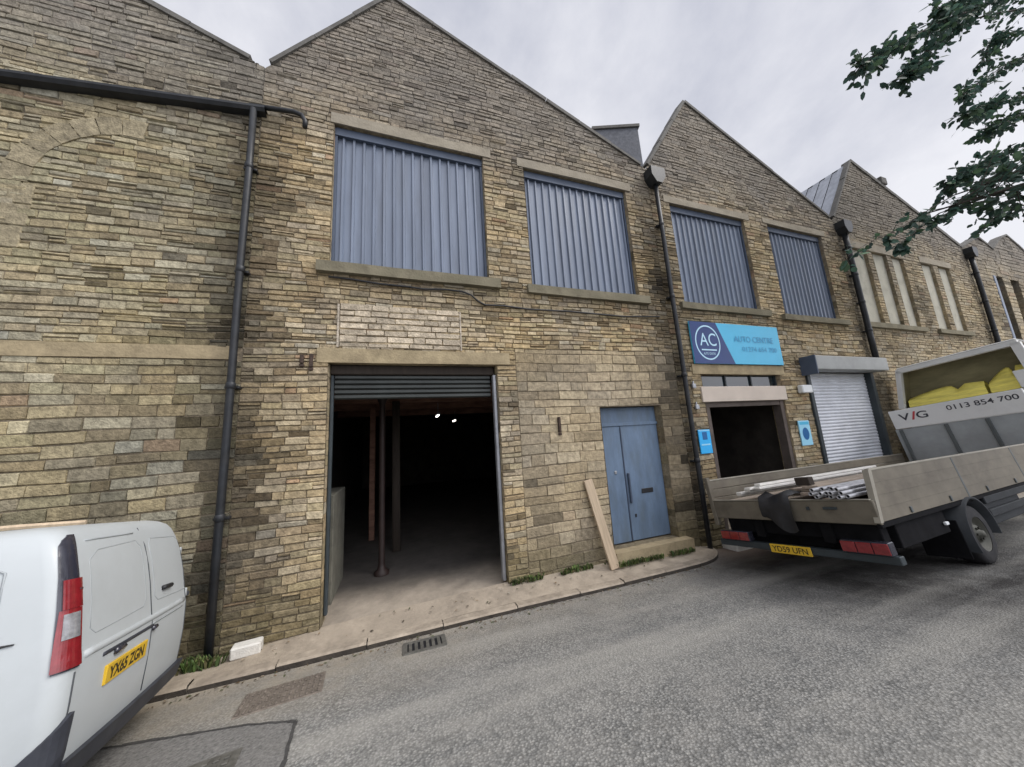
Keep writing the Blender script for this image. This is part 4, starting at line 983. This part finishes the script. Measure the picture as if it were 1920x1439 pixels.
for a, b in zip(zs, zs[1:]): side.prism([(rx(a), a + .0008), (BL, a + .0008), (BL, b - .0008), (rx(b), b - .0008)], 1, .0, .035)
so_ = side.build('sideboard', M['alu'], trk, world=False)
tp('top_rail', M['alu_light'], [(.20, BL, -.006, .041, 1.405, 1.43)], so_, .005)
cp_ = MB(); cp_.prism([(-.02, .84), (.045, .84), (.245, 1.42), (.17, 1.42)], 1, -.008, .05); cp_.build('corner_post', M['alu_light'], so_, world=False)
for xx in (2.5, 4.9): tp('stake_post', M['rib'], [(xx, xx + .05, -.004, .04, .85, 1.404)], so_, .003)
for xx in (.75, 1.9, 3.2, 4.4): tp('latch', M['rib'], [(xx, xx + .035, -.018, .0, .86, .93)], so_, .004)
tp('rubbing_rail', M['chassis'], [(.0, BL, .004, .05, .78, .838)], so_)
side = MB()
for a, b in zip(zs, zs[1:]): side.box(.03, BL, TW - .035, TW, a + .002, b - .002, .008)
so2 = side.build('sideboard', M['alu'], trk, world=False); tp('top_rail', M['alu_light'], [(.02, BL, TW - .04, TW + .006, 1.405, 1.43)], so2, .005); tp('corner_post', M['alu'], [(-.02, .06, TW - .06, TW + .008, .70, 1.47)], so2)
tp('latch', M['rail'], [(-.03, .0, .36, .50, .98, 1.01), (-.03, 0, .66, .69, .97, 1.01)], bev=.004)
# headboard and sign board
tp('headboard', M['headboard'], [(BL + .01, BL + .06, .02, TW - .1, 1.06, 2.02)])
tp('headboard_rib', M['rib'], [(BL - .04, BL + .008, 1.12, 1.18, 1.08, 2.0)]); tp('headboard_rib', M['rib'], [(BL - .04, BL + .008, .52, .58, 1.08, 2.0)]); tp('headboard_rib', M['rib'], [(BL - .04, BL + .008, 1.88, 1.94, 1.08, 2.0)])
sbd = tp('sign_board', M['truck_white'], [(BL - .02, BL + .05, -.06, 1.99, 2.03, 2.50)])
bx = BL - .024
def tt(body_, h, y, z, m_, w, bold=0.0, rise=0.0): return text_part('lettering', body_, h, (bx, y, z), (0, -1, rise), (0, 0, 1), m_, sbd, w, bold=bold)
tt('V', .17, 1.84, 2.22, M['sign_black'], .20, .012); tt('/', .20, 1.63, 2.21, M['sign_red'], .11, .02); tt('G', .17, 1.53, 2.22, M['sign_black'], .19, .012)
tt('0113 854 700', .115, 1.02, 2.30, M['sign_black'], 1.0, .01)
# cab with its white-framed rear opening
cx0 = 8.2
cab = MB()
cab.box(cx0, cx0 + 1.8, -.02, 2.06, .55, 2.58, .06)
cab.build('cab', M['truck_white'], trk, world=False)
up_ = MB()
yl0, yl1, yr = 2.06, 1.80, -.12
zt = 3.60; zb = 2.585
def fr_bar(p0, p1, t=.05, dp=.12):
    (y0, z0), (y1, z1) = p0, p1; L_ = math.hypot(y1 - y0, z1 - z0); dy, dz = (y1 - y0) / L_, (z1 - z0) / L_; ny, nz = -dz * t, dy * t
    up_.prism([(y0 - ny, z0 - nz), (y1 - ny, z1 - nz), (y1 + ny, z1 + nz), (y0 + ny, z0 + nz)], 0, cx0 - .02, cx0 + dp)
fr_bar((yl0, zb), (yl1, zt)); fr_bar((yl1 + .04, zt + .0), (yr - .04, zt + .0), .055); fr_bar((yr, zb), (yr, zt), .07)
up_.box(cx0 - .018, cx0 + .118, -.18, .12, zb, 2.98, .01)
up_.box(cx0, cx0 + .9, yr - .04, yl1 + .02, zt + .057, zt + .10, .02)
uf = up_.build('window_frame', M['truck_white'], trk, world=False)
iv = MB(); iv.add([(cx0 + .55, yr, zb), (cx0 + .55, yl0, zb), (cx0 + .55, yl0, zt), (cx0 + .55, yr, zt)], [(0, 1, 2, 3)])
iv.add([(cx0 + .13, yr, zt + .05), (cx0 + .55, yr, zt + .05), (cx0 + .55, yl1, zt + .05), (cx0 + .13, yl1, zt + .05)], [(0, 1, 2, 3)])
iv.add([(cx0 + .13, yl0 - .02, zb), (cx0 + .55, yl0 - .02, zb), (cx0 + .55, yl1 - .02, zt), (cx0 + .13, yl1 - .02, zt)], [(0, 1, 2, 3)])
iv.add([(cx0 + .13, yr + .0, zb), (cx0 + .55, yr, zb), (cx0 + .55, yr, zt), (cx0 + .13, yr, zt)], [(0, 1, 2, 3)])
iv.build('window_lining', M['olive'], uf, world=False)
def bundle(y0, y1, lab, h0, h1):
    e = vehicle('tarpaulin', TO, 3.0, lab, 'tarpaulin'); mb = MB(); mb.smooth = True; n_ = 18; m2 = 12; vs = []
    for i in range(n_ + 1):
        t = i / n_; y = y0 + (y1 - y0) * t; hh = (h0 + (h1 - h0) * t) * (.75 + .25 * math.sin(PI * t)) * (1 - .35 * math.exp(-((t - .68) / .05) ** 2))
        for j in range(m2 + 1):
            a = PI * j / m2; ff = 1 + .07 * math.sin(j * 2.3 + t * 2)
            vs.append((cx0 + .30 - .20 * math.cos(a) * ff, y, zb + .005 + hh * math.sin(a) * ff))
    mb.add(vs, [(i * (m2 + 1) + j, i * (m2 + 1) + j + 1, (i + 1) * (m2 + 1) + j + 1, (i + 1) * (m2 + 1) + j) for i in range(n_) for j in range(m2)])
    mb.build('cloth', M['yellow'], e, world=False)
bundle(1.93, .60, 'longer folded yellow tarpaulin in the lorry cab window', .30, .42); bundle(.55, -.05, 'shorter folded yellow tarpaulin at the right of the lorry cab window', .34, .66)
# underside: chassis, plus low boxes added to block light under the bed
tp('chassis', M['chassis'], [(.1, 9.5, .55, .68, .55, .9), (.1, 9.5, 1.42, 1.55, .55, .9), (.15, .3, .1, 2.0, .6, .8), (2.2, 2.35, .2, 1.9, .3, .5), (1.1, 1.25, .2, 1.9, .6, .95), (3.4, 4.6, .75, 1.4, .45, .9), (.3, .9, .7, 1.1, .45, .75), (.35, 1.75, .25, 1.9, .42, .58), (.4, 1.7, .06, .3, .5, .78), (3.0, 6.6, 1.5, 2.0, .35, .85)])
lb = tp('light_bar', M['rail'], [(.06, .16, -.01, TW + .06, .385, .475)])
def lampset(y0, y1):
    o = tp('tail_lamp', M['lamp_dark'], [(.03, .15, y0, y1, .478, .62)], lb); w = (y1 - y0) / 3
    for i in range(3): tp('lens', M['lamp_red'], [(.012, .029, y0 + w * i + .004, y0 + w * (i + 1) - .004, .49, .61)], o, .006)
lampset(.03, .48); lampset(1.64, 2.10)
npl = tp('number_plate', M['plate'], [(.028, .045, .84, 1.36, .37, .485)], lb, .004)
text_part('lettering', 'YD59 UFN', .075, (.026, 1.33, .39), (0, -1, 0), (0, 0, 1), M['plate_txt'], npl, .45, bold=.012)
def mguard(x, y0, y1, z, r_):
    mb = MB(); mb.smooth = True; a0, a1 = math.radians(-25), math.radians(190); n_ = 22; vs = []
    for i in range(n_ + 1):
        a = a0 + (a1 - a0) * i / n_
        for rr, yy in ((r_, y0), (r_ + .03, y0 - .0), (r_ + .03, y1), (r_, y1)): vs.append((x - rr * math.cos(a), yy, z + rr * math.sin(a)))
    mb.add(vs, [(i * 4 + k_, i * 4 + (k_ + 1) % 4, (i + 1) * 4 + (k_ + 1) % 4, (i + 1) * 4 + k_) for i in range(n_) for k_ in range(4)]); return mb.build('mudguard', M['guard'], trk, world=False)
for y, s_ in ((.02, 1), (TW - .02, -1)):
    wheel(trk, 2.40, y, .375, .375, .26, s_, .22); wheel(trk, 7.6, y, .375, .375, .24, s_, .22)
mguard(2.40, -.03, .42, .40, .43); mguard(2.40, TW - .42, TW + .02, .40, .43)
tp('side_guard', M['guard'], [(2.95, 6.8, .0, .04, .52, .62), (2.95, 6.8, .0, .04, .70, .80), (3.0, 4.4, .045, .4, .40, .82)])
tp('marker_lamp', M['white_box'], [(1.55, 1.63, .02, .05, .60, .64)], bev=.006)
tp('mudflap', M['chassis'], [(1.86, 1.875, .03, .45, .14, .62)])
bs = empty('rubber_sheet', (0, 0, 0), 'black rubber sheet draped over the lorry rear beam', 'sheet'); bs.matrix_world = trk.matrix_world.copy()
q = MB(); q.smooth = True; vs = []
for i in range(11):
    t = i / 10; y = .86 + .42 * t; wv = .02 * math.sin(t * 9)
    for x, z in ((.5, 1.11 + .05 * math.sin(t * 5)), (.2, 1.17 + .05 * math.sin(t * 7)), (-.02, 1.15 + .03 * math.sin(t * 6)), (-.05 - wv, 1.0), (-.06 + wv, .88), (-.03 + wv, .76 - .10 * math.sin(t * 4.2 + .6))): vs.append((x, y, z))
q.add(vs, [(i * 6 + j, i * 6 + j + 1, (i + 1) * 6 + j + 1, (i + 1) * 6 + j) for i in range(10) for j in range(5)]); q.build('sheet', M['black'], bs, world=False)

# load: tubes, boards and pale profiles along the bed
TM = trk.matrix_world.copy()
def placed(name, lab, cat, grp, x, y, z, rz=0.0, rx=0.0):
    e = empty(name, (0, 0, 0), lab, cat, grp); e.matrix_world = TM @ Matrix.Translation((x, y, z)) @ Matrix.Rotation(rz, 4, 'Z') @ Matrix.Rotation(rx, 4, 'Y'); return e
def dup(root, mwx, lab=None):
    r_ = root.copy(); COL.objects.link(r_); r_.matrix_world = mwx
    if lab: r_['label'] = lab
    for ch in list(root.children): c_ = ch.copy(); COL.objects.link(c_); c_.parent = r_
    return r_
t0 = placed('scaffold_tube', 'steel scaffold tube with an open end, in the stack on the lorry bed', 'tube', 'scaffold tubes stacked on the lorry bed', -.02, .2, 1.135)
q = MB(); q.smooth = True; q.lathe([(.019, .25), (.019, 0), (.0245, 0), (.0245, 5.2), (.019, 5.2)], (0, 0, 0), 'x', 12); q.build('tube', M['tube'], t0, world=False)
q = MB(); q.add([(.02, .0185 * math.cos(a), .0185 * math.sin(a)) for a in [2 * PI * i / 12 for i in range(12)]], [tuple(range(12))]); q.build('bore', M['tube_end'], t0, world=False)
kx = 0
for rw, cnt in ((0, 8), (1, 7), (2, 6)):
    for i in range(cnt):
        if rw == 0 and i == 0: continue
        mwx = TM @ Matrix.Translation((-.02 + U(-.08, .12), .2 + i * .052 + rw * .026, 1.135 + rw * .045)) @ Matrix.Rotation(U(-.004, .004), 4, 'Z'); dup(t0, mwx)
b0_ = placed('scaffold_board', 'grey-brown timber board lying lengthwise in the lorry bed', 'board', 'timber boards in the lorry bed', .25, .75, 1.13)
q = MB(); q.box(0, 4.6, -.1, .1, 0, .038, .004); q.build('board', M['grey_timber'], b0_, world=False)
for (x, y, z, rz) in ((.35, .78, 1.17, .01), (.3, .73, 1.21, -.012), (.55, .98, 1.13, .006), (.5, 1.0, 1.17, -.01), (.7, .95, 1.21, .014), (.9, 1.25, 1.14, .012)): dup(b0_, TM @ Matrix.Translation((x, y, z)) @ Matrix.Rotation(rz, 4, 'Z'))
pf = placed('plastic_profile', 'white plastic profile sticking out over the lorry tail', 'profile', 'white profiles lying on the lorry bed', -.02, 1.25, 1.25)
q = MB(); q.box(0, 3.6, -.045, .045, 0, .035, .006); q.build('profile', M['bundle'], pf, world=False)
for (x, y, z, rz) in ((-.08, 1.36, 1.25, .02), (.05, 1.46, 1.22, -.01), (.0, 1.57, 1.18, .015), (.15, 1.68, 1.14, .0), (.1, 1.31, 1.29, .01)): dup(pf, TM @ Matrix.Translation((x, y, z)) @ Matrix.Rotation(rz, 4, 'Z'))
e = placed('timber_block', 'dark timber block wedged on top of the lorry load', 'block', None, .35, .83, 1.255); q = MB(); q.box(0, .12, -.09, .09, 0, .11, .006); q.build('block', M['old_wood'], e, world=False)

# ------------------------------------------------------------------ trees
CAMP = Vector((0, -5.4, 2.43))
def leaf(mb, p, dirv, size):
    d_ = Vector(dirv).normalized(); s_ = d_.cross(V3(U(-1, 1), U(-1, 1), U(.2, 1))); s_ = s_.normalized() if s_.length > .01 else V3(1, 0, 0); nn = d_.cross(s_); w = size * U(.26, .36); l = size; bend = U(-.1, .2) * size
    P_ = Vector(p)
    kk = U(.55, 1.35); g_ = random.choice([(.055, .105, .075), (.045, .09, .072), (.075, .13, .07), (.06, .10, .08)]); mb.cur = tuple(v * kk for v in g_)
    mb.add([P_, P_ + d_ * l * .3 + s_ * w + nn * bend * .3, P_ + d_ * l * .7 + s_ * w * .8 + nn * bend * .7, P_ + d_ * l + nn * bend * 1.3, P_ + d_ * l * .7 - s_ * w * .8 + nn * bend * .7, P_ + d_ * l * .3 - s_ * w + nn * bend * .3], [(0, 1, 2, 3), (0, 3, 4, 5)])
def bez(pts, n_):
    pts = [Vector(p) for p in pts]; out = []
    for i in range(len(pts) - 1):
        p0 = pts[max(i - 1, 0)]; p1 = pts[i]; p2 = pts[i + 1]; p3 = pts[min(i + 2, len(pts) - 1)]
        for j in range(n_):
            t = j / n_; out.append(.5 * ((2 * p1) + (-p0 + p2) * t + (2 * p0 - 5 * p1 + 4 * p2 - p3) * t * t + (-p0 + 3 * p1 - 3 * p2 + p3) * t ** 3))
    out.append(pts[-1]); return out
tree = empty('tree', (12.5, -7.6, 1.0), 'broadleaf tree whose leafy branches hang into the sky on the right', 'tree')
tr = MB(); tr.smooth = True; cr = MB()
tr.tube(bez([(12.5, -7.6, .9), (12.4, -7.5, 3.5), (12.7, -7.3, 6.5), (12.5, -7.0, 9.5), (12.8, -6.9, 13), (12.6, -6.8, 16)], 4), [.30 - .24 * i / 20 for i in range(21)], 12)
BR = [
    ([(20.96, -3.28, 16.65), (14.58, -3.19, 12.85), (11.05, -3.24, 10.66), (8.97, -3.17, 9.33), (7.19, -3.16, 8.12)], 11, 0.03, 0.42, 0.135),
    ([(21.14, -3.13, 16.04), (14.52, -3.15, 12.53), (12.55, -2.9, 11.53), (10.13, -3.07, 9.62), (8.99, -3.08, 8.7)], 11, 0.025, 0.4, 0.135),
    ([(22.56, -3.15, 17.92), (15.43, -3.31, 13.42), (12.64, -3.2, 11.99), (10.66, -3.31, 10.73)], 12, 0.025, 0.45, 0.135),
    ([(20.49, -3.06, 14.83), (15.83, -3.2, 12.49), (14.7, -3.06, 11.87), (13.76, -2.99, 10.93)], 10, 0.02, 0.4, 0.135),
    ([(20.62, -2.99, 14.1), (17.34, -2.93, 12.57), (14.03, -2.95, 10.67), (11.19, -3.13, 8.93)], 7, 0.02, 0.38, 0.135),
    ([(19.24, -3.02, 12.58), (15.13, -3.07, 10.33), (12.55, -3.16, 9.14), (10.62, -3.24, 8.2)], 9, 0.02, 0.36, 0.135),
    ([(18.36, -2.99, 11.34), (14.56, -3.11, 9.55), (13.16, -3.03, 8.97), (12.44, -2.99, 8.59)], 10, 0.02, 0.36, 0.135),
    ([(17.32, -2.94, 9.77), (14.49, -2.87, 8.77), (11.4, -3.03, 7.41), (10.29, -2.91, 6.88)], 14, 0.03, 0.45, 0.135),
    ([(16.77, -2.92, 9.0), (14.19, -2.77, 8.18), (11.9, -2.79, 7.22), (9.04, -3.02, 5.79)], 10, 0.025, 0.36, 0.13),
    ([(15.03, -3.01, 7.39), (12.89, -2.98, 6.77), (12.63, -2.76, 6.66), (10.9, -2.92, 5.91)], 8, 0.02, 0.32, 0.13),
    ([(10.4, -2.86, 6.64), (8.87, -2.96, 5.97), (8.63, -2.9, 5.84)], 0, 0.012, 0.1, 0.13),
    ([(9.54, -2.63, 6.2), (8.45, -2.64, 5.69), (7.67, -2.57, 5.38), (6.59, -2.57, 4.87)], 6, 0.01, 0.3, 0.13),
    ([(10.55, -2.58, 6.47), (8.98, -2.65, 5.69), (8.69, -2.57, 5.43)], 6, 0.01, 0.3, 0.15)]
for (pts, dens, r0, spread, sz) in BR:
    start = Vector((12.6, -7.0, pts[0][2] - 1.2 if pts[0][2] < 14 else 12.5))
    first = Vector(pts[0])
    limb = bez([start, start.lerp(first, .5) + V3(0, 0, .5), first], 6)
    tr.tube(limb, [.07 - (.07 - r0) * i / (len(limb) - 1) for i in range(len(limb))], 7, False)
    for i in range(4, len(limb) - 2):
        for _ in range(9):
            q0 = limb[i].lerp(limb[i + 1], R()); tw = V3(random.gauss(0, .6), random.gauss(-.4, .6), random.gauss(.1, .5)); e_ = q0 + tw * .7
            tr.tube([q0, e_], [.008, .003], 4, False)
            for k_ in range(7): leaf(cr, q0.lerp(e_, U(.3, 1.1)), tw + V3(random.gauss(0, .6), random.gauss(0, .6), random.gauss(-.3, .5)), sz * U(.8, 1.2))
    path = bez(pts, 8)
    tr.tube(path, [r0 * (1 - .85 * i / (len(path) - 1)) for i in range(len(path))], 6)
    total = sum((b_ - a_).length for a_, b_ in zip(path, path[1:]))
    nt_ = int(total * dens * .95)
    for q_ in range(nt_):
        f_ = R() ** .8 * (len(path) - 1.001); i = int(f_); a_ = path[i].lerp(path[i + 1], f_ - i); dr_ = (path[i + 1] - path[i]).normalized()
        tw = (dr_ * U(.3, 1) + V3(random.gauss(0, .5), random.gauss(0, .5), random.gauss(-.15, .4))).normalized(); tl = spread * U(.3, 1)
        e_ = a_ + tw * tl + V3(0, 0, -.12 * tl)
        tr.tube([a_, a_ + tw * tl * .6, e_], [.006, .004, .002], 4, False)
        for k_ in range(random.randint(4, 7)):
            t = U(.2, 1.05); p_ = a_ + tw * tl * t + V3(0, 0, -.12 * tl * t)
            leaf(cr, p_, tw * U(.2, 1) + V3(random.gauss(0, .6), random.gauss(0, .6), random.gauss(-.35, .45)), sz * random.choice((.55, .75, .95, 1.1)) * U(.85, 1.15))
# rest of the crown, out of frame above and behind
for _ in range(1500):
    a = U(0, 2 * PI); rr = 3.6 * math.sqrt(R()); zz = U(9, 17); p_ = V3(13.5 + rr * math.cos(a), -8.2 + rr * .8 * math.sin(a), zz)
    leaf(cr, p_, V3(random.gauss(0, 1), random.gauss(0, 1), random.gauss(-.3, .6)), .3)
tr.build('trunk', M['bark'], tree); cr.build('crown', M['leaf'], tree)
ft = empty('tree', (36, 5, 0), 'distant green tree beyond the last gable at the right edge', 'tree')
q = MB(); q.tube([(36, 5, 0), (36.2, 5, 5), (36, 5.2, 9)], [.35, .25, .08], 8); q.build('trunk', M['bark'], ft)
q = MB()
for _ in range(2600):
    a = U(0, 2 * PI); h_ = U(-1, 1); rr = math.sqrt(max(0, 1 - h_ * h_)) * U(.5, 1.05); lump = 1 + .25 * math.sin(a * 3) + .2 * math.sin(h_ * 5 + a)
    leaf(q, (36 + 4.2 * rr * lump * math.cos(a), 5.5 + 3.5 * rr * lump * math.sin(a), 7.5 + 3.6 * h_ * lump), V3(random.gauss(0, 1), random.gauss(0, 1), random.gauss(0, 1)), .5)
q.build('crown', M['leaf'], ft)

# ------------------------------------------------------------------ light
w = bpy.data.worlds.new('World'); scene.world = w; w.use_nodes = True; nt = w.node_tree; N = nt.nodes; LK = nt.links
bg = N['Background']; SUN_EL, SUN_AZ = math.radians(50), math.radians(122)   # azimuth clockwise from +y
sky = N.new('ShaderNodeTexSky'); sky.sky_type = 'NISHITA'; sky.sun_disc = False; sky.sun_elevation = SUN_EL; sky.sun_rotation = SUN_AZ; sky.air_density = 1.2; sky.dust_density = 4.0
tc = N.new('ShaderNodeTexCoord'); mp = N.new('ShaderNodeMapping'); mp.inputs['Scale'].default_value = (1, 1, 1.2); LK.new(tc.outputs['Generated'], mp.inputs[0])
nz = N.new('ShaderNodeTexNoise'); nz.inputs['Scale'].default_value = 2.3; nz.inputs['Detail'].default_value = 7; nz.inputs['Roughness'].default_value = .58; nz.inputs['Distortion'].default_value = .15; LK.new(mp.outputs[0], nz.inputs['Vector'])
cr_ = N.new('ShaderNodeValToRGB'); cr_.color_ramp.elements[0].position = .36; cr_.color_ramp.elements[0].color = (5.95, 6.15, 7.05, 1); cr_.color_ramp.elements[1].position = .64; cr_.color_ramp.elements[1].color = (9.0, 9.05, 9.6, 1); LK.new(nz.outputs['Fac'], cr_.inputs[0])
sp_ = N.new('ShaderNodeVectorMath'); sp_.operation = 'DOT_PRODUCT'; LK.new(tc.outputs['Generated'], sp_.inputs[0]); sp_.inputs[1].default_value = (.40, -.66, .64)
mr = N.new('ShaderNodeMapRange'); mr.interpolation_type = 'SMOOTHSTEP'; mr.inputs['From Min'].default_value = .56; mr.inputs['From Max'].default_value = .95; mr.inputs['To Min'].default_value = 1.0; mr.inputs['To Max'].default_value = 3.3; LK.new(sp_.outputs['Value'], mr.inputs['Value'])
vm = N.new('ShaderNodeVectorMath'); vm.operation = 'SCALE'; LK.new(cr_.outputs['Color'], vm.inputs[0]); LK.new(mr.outputs[0], vm.inputs['Scale'])
mx = N.new('ShaderNodeMix'); mx.data_type = 'RGBA'; mx.inputs['Factor'].default_value = .93; LK.new(sky.outputs[0], mx.inputs['A']); LK.new(vm.outputs[0], mx.inputs['B'])
LK.new(mx.outputs['Result'], bg.inputs['Color']); bg.inputs['Strength'].default_value = .1
sl_ = bpy.data.lights.new('sun', 'SUN'); sl_.energy = 2.2; sl_.angle = math.radians(25); sl_.color = (1, .95, .88)
so3 = bpy.data.objects.new('sun', sl_); COL.objects.link(so3)
sd = V3(math.sin(SUN_AZ) * math.cos(SUN_EL), math.cos(SUN_AZ) * math.cos(SUN_EL), math.sin(SUN_EL))
so3.rotation_euler = sd.to_track_quat('Z', 'Y').to_euler()
scene.view_settings.view_transform = 'Standard'; scene.view_settings.look = 'None'; scene.view_settings.exposure = 0; scene.view_settings.gamma = 1
scene.render.engine = 'CYCLES'
